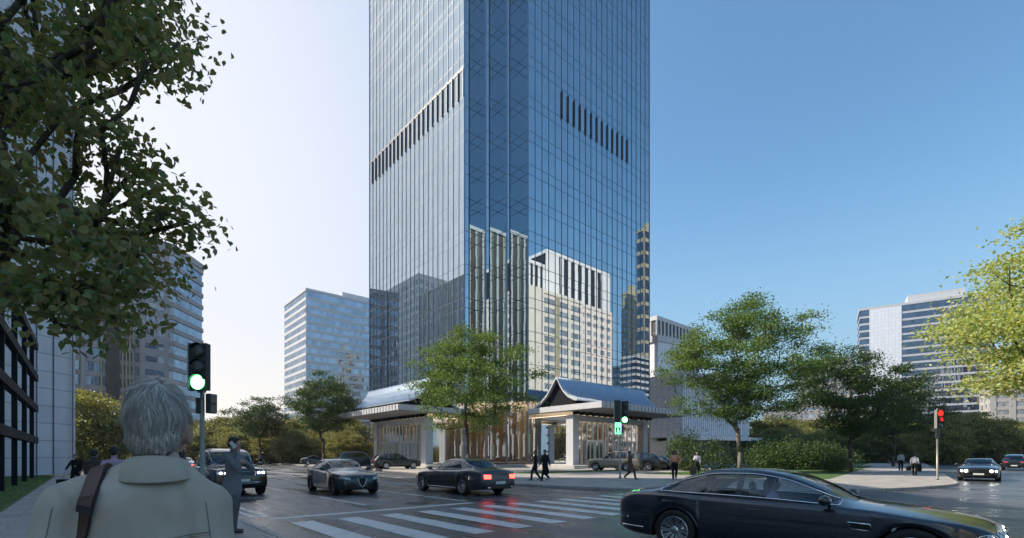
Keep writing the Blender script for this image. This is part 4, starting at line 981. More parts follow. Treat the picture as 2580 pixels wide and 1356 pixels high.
# far centre one, green lamp with countdown and walking figure
t=thing('traffic_light','slim traffic light with green lamp and green walking figure, before the right entrance canopy','traffic light',at(1560,30.6,0))
sc=30.6/F; pole(t,1.45+(1146-1004)*sc,.055)
signal_head(t,.27,-.12,1.45+(1146-1066)*sc,R(-28),.40,1.42,{2:'lamp_green'})
signal_head(t,-.19,-.10,1.45+(1146-1063)*sc,R(0),.36,1.40,{},lens=False)
hd=signal_head(t,-.16,-.12,1.45+(1146-1092)*sc,R(0),.36,.70,{},n=2,small=True,square=True,rail=False)
text_mesh('08',.34,'lamp_green_dim',hd,(0,-.018,.42),(R(90),0,0)); walking_man('lamp_green_dim',hd,.03,.72)
fr=MB(); 
for a,b_,c,d_ in ((-.18,.18,0,.02),(-.18,.18,.68,.70),(-.18,-.16,0,.7),(.16,.18,0,.7)): fr.box(a,b_,-.02,-.003,c,d_)
fr.build('lit_frame','lamp_green_dim',hd)
signal_head(t,.14,.0,1.45+(1146-1090)*sc,R(40),.3,.5,{},n=2,small=True,square=True,rail=False)
# right one, red
t=thing('traffic_light','traffic light showing red with a red countdown digit, on the right-hand pavement corner','traffic light',at(2358,28.8,0))
sc=28.8/F; pole(t,1.45+(1146-1030)*sc,.05)
hd=signal_head(t,.04,-.16,1.45+(1146-1078)*sc,R(6),.46,1.08,{0:'lamp_stop'},n=3)
text_mesh('6',.34,'lamp_stop_dim',hd,(.04,-.06,.43),(R(90),0,0))
signal_head(t,0,-.08,1.45+(1146-1103)*sc,R(0),.22,.5,{},n=2,small=True,square=True,rail=False)
signal_head(t,-.16,.0,1.45+(1146-1086)*sc,R(-40),.3,.2,{},n=1,small=True,square=True,rail=False)
signal_head(t,.30,.06,1.45+(1146-1100)*sc,R(60),.16,.5,{},n=2,small=True,square=True,rail=False)
# ------------------------------------------------------------------ people
def cloth(n,c,r_=.85,bump=.25,sc=90): return pbr(n,c,r_,var=.12,scale=9,bump=bump,bscale=sc,spec=.2,fold=.25)
pbr('skin',(.42,.24,.17),.5,var=.08,scale=12); pbr('skin_dark',(.16,.085,.055),.5,var=.08,scale=12)
cloth('cloth_black',(.012,.012,.015)); cloth('cloth_grey_suit',(.20,.205,.225)); cloth('cloth_brown',(.075,.06,.055)); cloth('cloth_pink',(.50,.34,.47)); cloth('cloth_white',(.62,.62,.66)); cloth('cloth_purple',(.2,.14,.38))
cloth('cloth_orange',(.80,.36,.22)); cloth('cloth_suit_trousers',(.13,.125,.135)); cloth('cloth_navy',(.02,.025,.045)); cloth('cloth_tan',(.13,.09,.07)); cloth('cloth_lilac',(.42,.42,.58)); cloth('cloth_beige',(.46,.41,.36)); cloth('cloth_dark_grey',(.05,.048,.055))
pbr('shoe_black',(.012,.012,.013),.35,var=0); pbr('hair_black',(.012,.009,.008),.5,var=.3,scale=40); pbr('hair_brown',(.035,.016,.01),.5,var=.3,scale=40); pbr('lips',(.30,.12,.10),.5,var=0); pbr('eye_white',(.7,.7,.7),.3,var=0); pbr('phone_white',(.7,.7,.72),.25,var=0)
class Fig:
    def __init__(s): s.p=[]; s.mats=[]; s.extra=[]
    def mi(s,m):
        if m not in s.mats: s.mats.append(m)
        return s.mats.index(m)
    def limb(s,a,b,ra,rb,m,fl=1.0,side=(1,0,0),bias=0):
        s.p.append(('l',Vector(a),Vector(b),ra,rb,fl,Vector(side),s.mi(m),bias))
    def chain(s,pts,rs,m,fl=1.0,side=(1,0,0),bias=0):
        for i in range(len(pts)-1): s.limb(pts[i],pts[i+1],rs[i],rs[i+1],m,fl,side,bias)
    def ell(s,c,r_,m,bias=0,rot=None): s.p.append(('e',Vector(c),Vector(r_),None,0,0,rot,s.mi(m),bias))
    def build(s,name,parent,vox=.014,smooth=4,matrix=None):
        mb=MB()
        for q in s.p:
            if q[0]=='e': mb.ell(q[1],q[2],0,16,10,rot=q[6])
            else:
                _,a,b,ra,rb,fl,side,_,_=q; d=(b-a); Ln=d.length
                if Ln<1e-5: continue
                d.normalize(); sx=(side-d*side.dot(d)); 
                if sx.length<.05: sx=Vector((0,1,0))-d*d.y
                if sx.length<.05: sx=Vector((0,0,1))-d*d.z
                sx.normalize(); sy=d.cross(sx); rs=[]
                steps=[(-1,ra,.25),(-.85,ra,.53),(-.5,ra,.87),(0,ra,1)]
                for e,r0,k in steps: rs.append((a+d*(e*r0*fl*.9),r0*k))
                rs.append((a.lerp(b,.5),(ra+rb)/2))
                for e,r0,k in [(0,rb,1),(.5,rb,.87),(.85,rb,.53),(1,rb,.25)]: rs.append((b+d*(e*r0*fl*.9),r0*k))
                mb.rings([[c+sx*(r0*math.cos(t))+sy*(r0*fl*math.sin(t)) for t in [2*math.pi*k/14 for k in range(14)]] for c,r0 in rs],0)
        me=mb.mesh('tmp',[]); o=bpy.data.objects.new('tmp',me); COL.objects.link(o)
        rm=o.modifiers.new('r','REMESH'); rm.mode='VOXEL'; rm.voxel_size=vox; rm.use_smooth_shade=True
        sm=o.modifiers.new('s','SMOOTH'); sm.iterations=smooth; sm.factor=.5
        bpy.context.view_layer.update(); dg=bpy.context.evaluated_depsgraph_get(); m2=bpy.data.meshes.new_from_object(o.evaluated_get(dg)); bpy.data.objects.remove(o)
        nf=len(m2.polygons); cen=np.zeros(nf*3); m2.polygons.foreach_get('center',cen); cen=cen.reshape(-1,3)
        best=np.full(nf,1e9); mi=np.zeros(nf,dtype=np.int32)
        for q in s.p:
            if q[0]=='e':
                loc=cen-np.array(q[1]); 
                if q[6] is not None: loc=loc@np.array(q[6])
                rr=np.array(q[2]); k=np.linalg.norm(loc/rr,axis=1); dd=(k-1)*rr.min()
            else:
                _,a,b,ra,rb,fl,side,_,_=q; A=np.array(a); D=np.array(b-a); tt=np.clip(((cen-A)@D)/max(D@D,1e-9),0,1); 
                v=cen-(A+tt[:,None]*D); dn=np.array((b-a).normalized()); S_=np.array(side)-dn*np.dot(np.array(side),dn); nS=np.linalg.norm(S_); S_=S_/nS if nS>.05 else np.array((0,1,0.)); T_=np.cross(dn,S_)
                vx=v@S_; vy=(v@T_)/max(fl,.3); vz=v@dn; dd=np.sqrt(vx**2+vy**2+vz**2)-(ra+(rb-ra)*tt)
            dd=dd-q[8]; u=dd<best; best[u]=dd[u]; mi[u]=q[7]
        m2.materials.clear()
        for m_ in s.mats: m2.materials.append(M[m_])
        if s.extra:
            bm=bmesh.new(); bm.from_mesh(m2); bm.free()
        m2.polygons.foreach_set('material_index',mi); m2.polygons.foreach_set('use_smooth',[True]*nf); m2.update()
        if matrix: m2.transform(matrix)
        return link(name,m2,parent)
def hand(f,w_,e,m,curl=.5,side=None,sc=1.0,up=None):
    """five-fingered hand at wrist w_, forearm coming from e"""
    w_=Vector(w_); d=(w_-Vector(e)).normalized(); s_=Vector(side or (0,1,0)); s_=(s_-d*s_.dot(d)).normalized(); n_=d.cross(s_).normalized()
    palm=w_+d*.085*sc; f.limb(w_,palm,.026*sc,.036*sc,m,.5,side=s_)
    for i,(o_,l_) in enumerate(((-.030,.062),(-.010,.074),(.010,.070),(.029,.054))):
        b=palm+s_*o_*sc; p1=b+d*l_*.45*sc+n_*l_*.15*curl*sc; p2=p1+(d*(1-curl*.8)+n_*curl).normalized()*l_*.35*sc; p3=p2+(d*(1-curl*1.5)+n_*curl*1.6).normalized()*l_*.3*sc
        f.chain([b,p1,p2,p3],[.0095*sc,.0088*sc,.008*sc,.007*sc],m)
    b=w_+d*.03*sc-s_*.026*sc; p1=b-s_*.026*sc+d*.03*sc+n_*.01*sc; p2=p1+d*.03*sc+n_*.012*sc-s_*.004*sc; f.chain([b,p1,p2],[.012*sc,.0105*sc,.009*sc],m)
def person(label,loc,az,H=1.75,top='cloth_black',legs='cloth_black',skin='skin',hair='hair_black',feet='shoe_black',stride=.5,lead=1,
           arms=None,coat=None,coatlen=.0,long_hair=False,lean=0,female=False,head_turn=0,head_pitch=0,vox=.016,sleeve=None,skirt=None,fingers=True,cat='person',shirt_v=None,group=None,wide=1.0,bareleg=False,seated=False,finger_curl=(.5,.5)):
    """faces local +y, x to its right"""
    k=H/1.78; t=thing('person',label,cat,loc,R(-az),group); f=Fig()
    sl=sleeve or top; lk=1.0 if not female else .92
    hz=.90 if not seated else .22; V=lambda x,y,z: Vector((x,y,z))
    pel=V(0,0,hz); ch=V(0,.01+lean*.3,hz+.38); nk=V(0,.0+lean*.45,hz+.585); hd=V(0,.03+lean*.55,hz+.745)
    # legs
    for s in (-1,1):
        fw=stride*(1 if s==lead else -1)
        hip=V(s*.095,0,hz)
        if seated: kn=V(s*.13,.46,hz+.04); an=V(s*.13,.62,-.2); 
        elif fw>=0: an=V(s*.085,fw*.42,.085); kn=V(s*.10,fw*.28+.03,.49)
        else: an=V(s*.085,fw*.50,.085+abs(fw)*.13); kn=V(s*.10,fw*.05+.05*abs(fw),.48+.0*fw)
        lm=legs if not bareleg else skin
        lt=0 if bareleg else .012
        f.chain([hip,kn],[.104*wide,.066+lt],legs); f.chain([kn,kn.lerp(an,.35),an+V(0,0,.0)],[.060+lt,.060+lt,.044+lt*1.4],lm)
        tip=0.0 if fw>=0 else -abs(fw)*.10
        toe=an+V(s*.02,.17,-.045+tip); f.limb(an+V(0,-.03,-.04),toe,.038,.032,feet,.8)
    w1=.155*wide*(.93 if female else 1)
    f.limb(V(0,0,hz-.02),V(0,0,hz+.08),w1,w1*.95,legs,.68)
    f.limb(V(0,.0,hz+.10),ch,w1*.93 if not female else w1*.82,.175*lk*wide,top,.62,bias=.006); f.limb(ch,ch+V(0,lean*.1-.01,.13),.175*lk*wide,.15*lk,top,.6,bias=.006)
    sh_=.165*lk*wide
    shp=[ch+V(s*sh_,-.015,.125) for s in (-1,1)]
    f.limb(shp[0],shp[1],.062,.062,top,1,side=(0,0,1)); f.limb(shp[0]+V(.03,0,.0),nk+V(-.025,0,-.05),.055,.036,top); f.limb(shp[1]+V(-.03,0,.0),nk+V(.025,0,-.05),.055,.036,top)
    f.limb(nk+V(0,0,-.04),hd+V(0,-.02,-.05),.055*lk,.052*lk,skin)
    if shirt_v: f.limb(ch+V(0,.105,-.12),nk+V(0,.045,-.03),.022,.04,shirt_v,.5,bias=.02)
    # coat skirts
    if coat:
        f.limb(V(0,-.005,hz+.12),V(0,-.02-abs(stride)*.06,hz-coatlen),w1*1.10,w1*1.25+.025,coat,.80,bias=.01); f.limb(V(0,.0,hz+.12),ch,w1*1.08,.19*wide,coat,.66,bias=.008)
    # arms
    arms=arms or {}
    for s in (-1,1):
        S0=shp[0 if s<0 else 1]
        if s in arms: el=V(*arms[s][0]); wr_=V(*arms[s][1])
        else:
            sw=-stride*(1 if s==lead else -1)*.5; el=S0+V(s*.05,sw*.25-.03,-.27); wr_=el+V(-s*.0,sw*.3+.07,-.235)
        f.chain([S0,S0.lerp(el,.5),el],[.066,.061,.053],sl); f.chain([el,el.lerp(wr_,.4),wr_.lerp(el,.12)],[.053,.050,.043],sl); f.limb(wr_.lerp(el,.06),wr_,.026,.024,skin)
        if fingers: hand(f,wr_,el,skin,finger_curl[0 if s<0 else 1],side=(0,1,0) if s not in arms or len(arms[s])<3 else arms[s][2])
        else: f.limb(wr_,wr_+(wr_-el).normalized()*.1,.03,.03,skin,.6)
    # head
    Q=Euler((R(head_pitch),0,R(-head_turn))).to_matrix(); T=lambda x,y,z: hd+Q@V(x,y,z)
    f.ell(T(0,-.012,.035),(.076,.094,.092),skin,rot=Q); f.ell(T(0,.012,-.03),(.062,.075,.078),skin,rot=Q); f.limb(T(0,.03,-.085),T(0,.055,-.09),.036,.028,skin)
    f.limb(T(0,.085,.02),T(0,.103,-.022),.010,.016,skin); f.limb(T(-.03,.074,.032),T(.03,.074,.032),.012,.012,skin)
    for s in (-1,1): f.ell(T(s*.076,-.005,.0),(.012,.02,.032),skin,rot=Q)
    f.limb(T(-.02,.084,-.052),T(.02,.084,-.052),.009,.009,'lips')
    ZM=Matrix.Diagonal((k,k,k,1))
    body=f.build('body',t,vox,4,ZM)
    e=MB()
    for s in (-1,1): e.ell(T(s*.031,.080,.014)*k,(.013*k,.008*k,.008*k),0,10,6)
    e.build('eyes','eye_white',t); e=MB()
    for s in (-1,1): e.ell(T(s*.031,.0865,.014)*k,(.006*k,.004*k,.006*k),0,8,5)
    e.build('pupils','hair_black',t)
    h=Fig(); h.ell(T(0,-.022,.05),(.087,.098,.093),hair,rot=Q); h.ell(T(0,-.048,-.005),(.08,.07,.08),hair,rot=Q)
    h.limb(T(-.035,.045,.098),T(.04,.042,.098),.03,.024,hair)
    for s in (-1,1): h.limb(T(s*.074,.01,.05),T(s*.078,.008,.015),.014,.01,hair)
    if long_hair:
        for s in (-1,1): h.limb(T(s*.07,-.01,.03),T(s*.085,-.01,-.15),.035,.045,hair)
        h.limb(T(0,-.06,.0),T(0,-.075,-.17),.07,.085,hair,.6)
    h.build('hair',t,.012,3,ZM)
    t['_k']=k
    return t,k
# man on the phone: faces camera-right, phone in his right hand at the near ear
pt,k=person('man in grey suit holding a white phone to his ear at the kerb',gp(586,1342,0),84,H=1.80,top='cloth_grey_suit',legs='cloth_suit_trousers',hair='hair_brown',stride=.10,vox=.011,
   arms={1:((.27,.20,1.20),(.125,.150,1.475),(0,1,0)),-1:((-.12,.28,1.20),(.10,.26,1.30),(0,0,1))},coat='cloth_grey_suit',coatlen=.10,shirt_v='cloth_white',head_turn=-4,head_pitch=-6,finger_curl=(.6,.8))
o=MB().box(-.006,.006,-.035,.035,-.07,.07).build('mobile_phone','phone_white'); o.modifiers.new('b','BEVEL').width=.004
tag(o,'white mobile phone held to the ear of the man in the grey suit','phone')
pm_=Matrix.Translation(pt.location)@Matrix.Rotation(R(-84),4,'Z'); o.location=pm_@Vector((.108*k,.045*k,1.625*k)); o.rotation_euler=Euler((R(35),R(8),R(-84+6)))
cf=MB().tube([(.132,.160,1.462),(.128,.155,1.48)],[.034,.032],12).build('shirt_cuff','cloth_white',pt)
cb=MB()
# others
person('man in dark suit pulling a small black suitcase along the left pavement',gp(191,1230,0),155,H=1.52,top='cloth_black',legs='cloth_black',stride=.35,shirt_v='cloth_white',coat='cloth_black',coatlen=.02,arms={1:((.30,-.02,1.18),(.44,-.12,.98))})
def suitcase(loc,rz):
    t=thing('suitcase','small black wheeled suitcase pulled by the man on the left pavement','suitcase',loc,rz)
    o=MB().box(-.27,.27,-.13,.13,.06,.44).build('case_shell','cloth_black',t); b=o.modifiers.new('b','BEVEL'); b.width=.03; b.segments=3
    MB().tube([(-.12,.1,.44),(-.12,.1,.70),(.12,.1,.70),(.12,.1,.44)],.012,6).build('pull_handle','pole_grey',t)
    w_=MB()
    for s in (-.2,.2): w_=MB().tube([(s-.02,.08,.04),(s+.02,.08,.04)],.04,10); w_.build('wheel','tyre',t)
    MB().box(-.24,.24,-.145,-.131,.12,.30).build('front_pocket','cloth_dark_grey',t)
suitcase(gp(164,1232,0),R(8))
person('man in grey-brown jacket seen from behind, left of the pink shirt',at(237,12.9,0),-18,H=1.62,top='cloth_brown',legs='cloth_black',stride=.4,coat='cloth_brown',coatlen=.05)
person('dark-haired man in pink shirt seen from behind, beside the near man\'s ear',at(287,9.9,0),-22,H=1.65,top='cloth_pink',legs='cloth_black',stride=.35,lead=-1)
person('tiny far walker in purple top and black trousers at the end of the road',at(655,76,0),-30,H=1.75,top='cloth_purple',legs='cloth_black',stride=.4,vox=.03,fingers=False)
person('slim walker in dark jacket, left one of the pair before the tower corner',gp(1347,1209,0),-105,H=1.74,top='cloth_black',legs='cloth_navy',stride=.55,female=True,shirt_v='cloth_beige')
person('walker in long black coat, right one of the pair before the tower corner',gp(1371,1210,0),-128,H=1.78,top='cloth_black',legs='cloth_black',stride=.75,coat='cloth_black',coatlen=.42,lead=-1)
person('walker in long brown coat just right of the slim green traffic light',gp(1586,1206.5,0),96,H=1.72,top='cloth_tan',legs='cloth_tan',stride=.7,coat='cloth_tan',coatlen=.36,lean=-.12)
person('woman in orange top and black trousers with one hand on her hip',gp(1697,1207,0),196,H=1.80,top='cloth_orange',legs='cloth_black',skin='skin_dark',stride=.55,female=True,long_hair=True,wide=1.12,
   arms={-1:((-.40,-.02,1.17),(-.20,.10,1.05),(0,0,1))})
person('woman in lilac top with a pale shawl, just behind the dark car roof',gp(1754,1195,0),205,H=1.74,top='cloth_lilac',legs='cloth_black',stride=.3,female=True,long_hair=True,wide=1.05,sleeve='cloth_white',arms={1:((.24,.06,1.16),(.10,.22,1.28))})
person('man in white shirt and black trousers walking away, further one of the right-hand pair',at(2266,44,0),40,H=1.80,top='cloth_white',legs='cloth_black',stride=.35,vox=.02)
person('man in white shirt carrying a briefcase, walking away on the right pavement',at(2301,34.2,0),44,H=1.60,top='cloth_white',legs='cloth_black',stride=.3,lead=-1,wide=1.1)
def bag(name,label,cat,loc,rz,sz,mat):
    t=thing(name,label,cat,loc,rz); o=MB().box(-sz[0]/2,sz[0]/2,-sz[1]/2,sz[1]/2,0,sz[2]).build('bag_body',mat,t); b=o.modifiers.new('b','BEVEL'); b.width=.02; b.segments=3
    MB().tube([(-.08,0,sz[2]),(-.07,0,sz[2]+.06),(.07,0,sz[2]+.06),(.08,0,sz[2])],.012,6).build('handle',mat,t)
bag('briefcase','black briefcase held by the man in white shirt on the right pavement','briefcase',at(2286,34.2,.38),R(20),(.42,.12,.30),'cloth_black')
o=MB(); o.rings([[(x_+ .012*math.sin(a*3),.02*math.cos(a*5),z_) for a,x_ in zip(np.linspace(0,6,8),np.linspace(-w__,w__,8))]+[(x_,-.05,z_) for x_ in np.linspace(w__,-w__,8)] for z_,w__ in ((.3,.10),(.5,.13),(.75,.12),(.86,.06))],0)
o=o.build('folded_coat','cloth_black'); o.location=at(2313,34.1,0); tag(o,'black coat draped over the arm of the man with the briefcase','coat')
bag('shoulder_bag','brown bag hanging beside the woman in lilac','bag',gp(1744,1195,.62),R(30),(.3,.12,.34),'cloth_tan')
# people in the foreground car (seated), in the car's own frame
FM=Matrix.Translation(fg.location)@Matrix.Rotation(fg.rotation_euler.z,4,'Z')@Matrix.Diagonal((.95,.95,.94,1))
for (x,y,lab,tp) in ((-.02,-.37,'driver in pale shirt inside the foreground dark car','cloth_lilac'),(-1.02,-.37,'rear passenger in beige inside the foreground dark car','cloth_beige')):
    p=FM@Vector((x,y,.33)); person(lab,p,134,H=1.52,top=tp,legs='cloth_black',seated=True,stride=0,vox=.02,hair='hair_brown',
        arms={1:((.24,.12,.42),(.16,.40,.50)),-1:((-.24,.12,.42),(-.16,.40,.50))})
# ------------------------------------------------------------------ foreground man, seen from behind
pbr('shirt_khaki',(.50,.455,.39),.9,var=.10,scale=3,bump=.12,bscale=420,col2=(.40,.35,.29),spec=.15,fold=.12)
pbr('leather_brown',(.10,.045,.035),.5,var=.2,scale=14,bump=.1,bscale=160); pbr('leather_edge',(.02,.015,.02),.6,var=0); pbr('denim_dark',(.03,.035,.05),.9,var=.1)
pbr('skin_fair',(.42,.25,.19),.55,var=.12,scale=18,bump=.2,bscale=90); pbr('beard',(.05,.035,.03),.8,var=.3,scale=60,bump=.8,bscale=200); pbr('hair_under',(.06,.055,.05),.8,var=.2,scale=30)
leafmat_=None
m,nt_,o_=nmat('hair_grey'); g_=N(nt_,'ShaderNodeNewGeometry'); cr=N(nt_,'ShaderNodeValToRGB')
for pos,c in ((.0,(.06,.05,.042)),(.45,(.11,.093,.075)),(.8,(.27,.24,.205)),(1,(.52,.48,.42))):
    e=cr.color_ramp.elements[0] if pos==0 else (cr.color_ramp.elements[1] if pos==1 else cr.color_ramp.elements.new(pos)); e.color=c4(c)
hp=N(nt_,'ShaderNodeBsdfPrincipled'); hp.inputs['Roughness'].default_value=.38; L(nt_,g_.outputs['Random Per Island'],cr.inputs[0]); L(nt_,cr.outputs[0],hp.inputs['Base Color']); L(nt_,hp.outputs[0],o_.inputs[0])
D0=1.25; FX=(400-HX)/F*D0
mt=thing('person','grey-haired man in pale khaki shirt with a brown shoulder strap, back to camera','person',(FX,D0,0),R(25)); mt.scale=(.81,.95,1)
f=Fig(); V=lambda x,y,z: Vector((x,y,z))
top_z=1.612
hc=V(.0,.0,1.537)   # skull centre
# head turned right a little
Q=Euler((R(3),0,R(-6))).to_matrix(); T=lambda x,y,z: hc+Q@V(x,y,z*1.18)
f.ell(T(0,-.005,.0),(.077,.098,.106),'skin_fair',rot=Q); f.ell(T(0,.03,-.065),(.062,.075,.085),'skin_fair',rot=Q)
f.limb(T(0,.06,-.115),T(0,.085,-.12),.038,.028,'beard'); f.limb(T(.05,.02,-.09),T(.03,.07,-.115),.022,.024,'beard',bias=.012); f.limb(T(-.05,.02,-.09),T(-.03,.07,-.115),.022,.024,'beard',bias=.012)
f.limb(T(0,.098,.0),T(0,.118,-.045),.011,.017,'skin_fair')
f.limb(V(0,-.01,hc.z-.20),T(0,-.02,-.06),.062,.058,'skin_fair',.95)
for s in (-1,1): 
    f.ell(T(s*.084,.0,-.028),(.010,.020,.034),'skin_fair',rot=Q)
    f.limb(T(s*.086,-.012,-.012),T(s*.086,-.006,-.048),.007,.006,'skin_fair')
tx=-.048
# torso
f.limb(V(tx,.0,.95),V(tx,.01,1.22),.155,.185,'shirt_khaki',.66); f.limb(V(tx,.01,1.2),V(tx,-.01,1.335),.185,.165,'shirt_khaki',.62)
f.limb(V(tx-.16,.0,1.325),V(tx+.16,.0,1.325),.068,.068,'shirt_khaki',1,side=(0,0,1))
for s in (-1,1):
    f.limb(V(tx+s*.16,0,1.325),V(.0+s*.045,-.01,1.40),.066,.052,'shirt_khaki'); f.limb(V(tx+s*.09,-.01,1.352),V(tx+s*.13,-.01,1.345),.062,.064,'shirt_khaki')
    S0=V(tx+s*.175,.0,1.315); el=V(tx+s*.235,-.02,1.05); wr_=V(tx+s*.215,.07,.82)
    f.chain([S0,S0.lerp(el,.5),el],[.072,.068,.060],'shirt_khaki'); f.chain([el,wr_.lerp(el,.08)],[.058,.044],'shirt_khaki'); f.limb(wr_.lerp(el,.06),wr_,.027,.025,'skin_fair'); hand(f,wr_,el,'skin_fair',.5)
    hip=V(tx+s*.09,0,.88); kn=V(tx+s*.10,.02,.47); an=V(tx+s*.10,-.01,.08)
    f.chain([hip,kn],[.10,.068],'denim_dark'); f.chain([kn,an],[.066,.055],'denim_dark'); f.limb(an+V(0,-.04,-.04),an+V(s*.02,.17,-.045),.04,.036,'shoe_black',.8)
f.limb(V(tx,0,.86),V(tx,0,.96),.155,.15,'denim_dark',.7)
f.build('body',mt,.0075,5)
# shirt collar: folded band round the neck
cm=MB(); rs=[]
nseg=44
for i in range(nseg+1):
    a=R(-238)+(R(58)-R(-238))*i/nseg   # opening at the front
    ca,sa=math.cos(a),math.sin(a); back=max(0,-sa)
    rx,ry=.074,.070; cx,cy=.000,-.012; zt=1.438+.012*back; zb_=1.403-.012*back
    wob=.002*math.sin(i*1.7)
    P=lambda r_,z: V(cx+ca*(rx+r_),cy+sa*(ry+r_),z)
    rs.append([P(-.006,zb_+.018),P(-.004,zt-.004),P(.0,zt+.001),P(.006,zt-.002),P(.017,(zt+zb_)/2+wob),P(.029+.007*back+wob,zb_-.004),P(.027+.007*back,zb_-.009),P(.014,(zt+zb_)/2-.004)])
cm.rings(rs,0,caps=(True,True)); cm.build('collar','shirt_khaki',mt)
# surface probe for stitching, strap
bpy.context.view_layer.update()
bo=[o for o in mt.children if o.name.startswith('body')][0]
from mathutils import noise
si=[i for i,m_ in enumerate(bo.data.materials) if m_.name=='shirt_khaki'][0]; vs_=set()
for p_ in bo.data.polygons:
    if p_.material_index==si: vs_.update(p_.vertices)
nrm_={i:bo.data.vertices[i].normal.copy() for i in vs_}
for i in vs_:
    v_=bo.data.vertices[i]; c=v_.co.copy(); a=1-abs(noise.noise(Vector((c.x*7+c.z*3.5,c.y*7,c.z*4.5+2))))*2.2; b2=1-abs(noise.noise(Vector((c.x*14-c.z*6,c.y*10+5,c.z*9))))*2.2
    v_.co=c+nrm_[i]*(max(a,-.3)*.010+max(b2,-.3)*.0035-.005)
bo.data.update()
from mathutils.bvhtree import BVHTree
bvh=BVHTree.FromPolygons([v.co.copy() for v in bo.data.vertices],[tuple(p.vertices) for p in bo.data.polygons])
def hit_back(x,z,y0=-1.0):
    h=bvh.ray_cast(V(x,y0,z),V(0,1,0)); return h[0],h[1]
def hit_top(x,y):
    h=bvh.ray_cast(V(x,y,2.0 if abs(x-tx)>.12 else 1.42),V(0,0,-1)); return h[0],h[1]
def seam(pts,r_,mat,name,off=.001):
    P=[]
    for x,z in pts:
        h,n_=hit_back(x,z)
        if h: P.append(h+n_*off)
    if len(P)>2: MB().tube(P,r_,5).build(name,mat,mt)
pbr('seam_thread',(.16,.15,.13),.9,var=0)
seam([(x,1.252-.010*math.cos((x-tx)*9)) for x in np.linspace(tx-.2,tx+.2,60)],.0011,'seam_thread','yoke_seam')
seam([(x,1.2455-.010*math.cos((x-tx)*9)) for x in np.linspace(tx-.2,tx+.2,60)],.0006,'seam_thread','yoke_stitch')
seam([(tx+.185+.02*math.sin((1.33-z)*9),z) for z in np.linspace(1.33,1.05,30)],.0010,'seam_thread','armhole_seam'); seam([(tx-.185-.02*math.sin((1.33-z)*9),z) for z in np.linspace(1.33,1.05,30)],.0010,'seam_thread','armhole_seam')
# strap: over the left shoulder and down the back
st=thing('bag_strap','brown leather bag strap with dark edges over the near man\'s left shoulder','strap',(FX,D0,0),R(25)); st.scale=(.81,.95,1)
path=[]
for y in np.linspace(.05,-.035,7):
    h,n_=hit_top(tx-.092,y)
    if h: path.append((h,n_))
for z in np.linspace(1.352,.98,22):
    h,n_=hit_back(tx-.092-(1.352-z)*.24,z)
    if h: path.append((h,n_))
def strapband(w_,off,thk,mat,name,lo=0,hi=None):
    rs=[]; P=path[lo:hi]
    for i,(h,n_) in enumerate(P):
        d=(P[min(i+1,len(P)-1)][0]-P[max(i-1,0)][0]).normalized(); n2=n_; s_=d.cross(n2).normalized()
        rs.append([h+s_*w_+n_*off,h-s_*w_+n_*off,h-s_*w_+n_*(off+thk),h+s_*w_+n_*(off+thk)])
    return MB().rings(rs,0,sm=False).build(name,mat,st)
strapband(.0185,.002,.003,'leather_edge','strap_edge'); strapband(.0140,.0025,.0042,'leather_brown','strap'); strapband(.0225,.005,.007,'leather_edge','shoulder_pad',3,10); strapband(.0195,.0115,.003,'leather_brown','pad_cover',4,9)
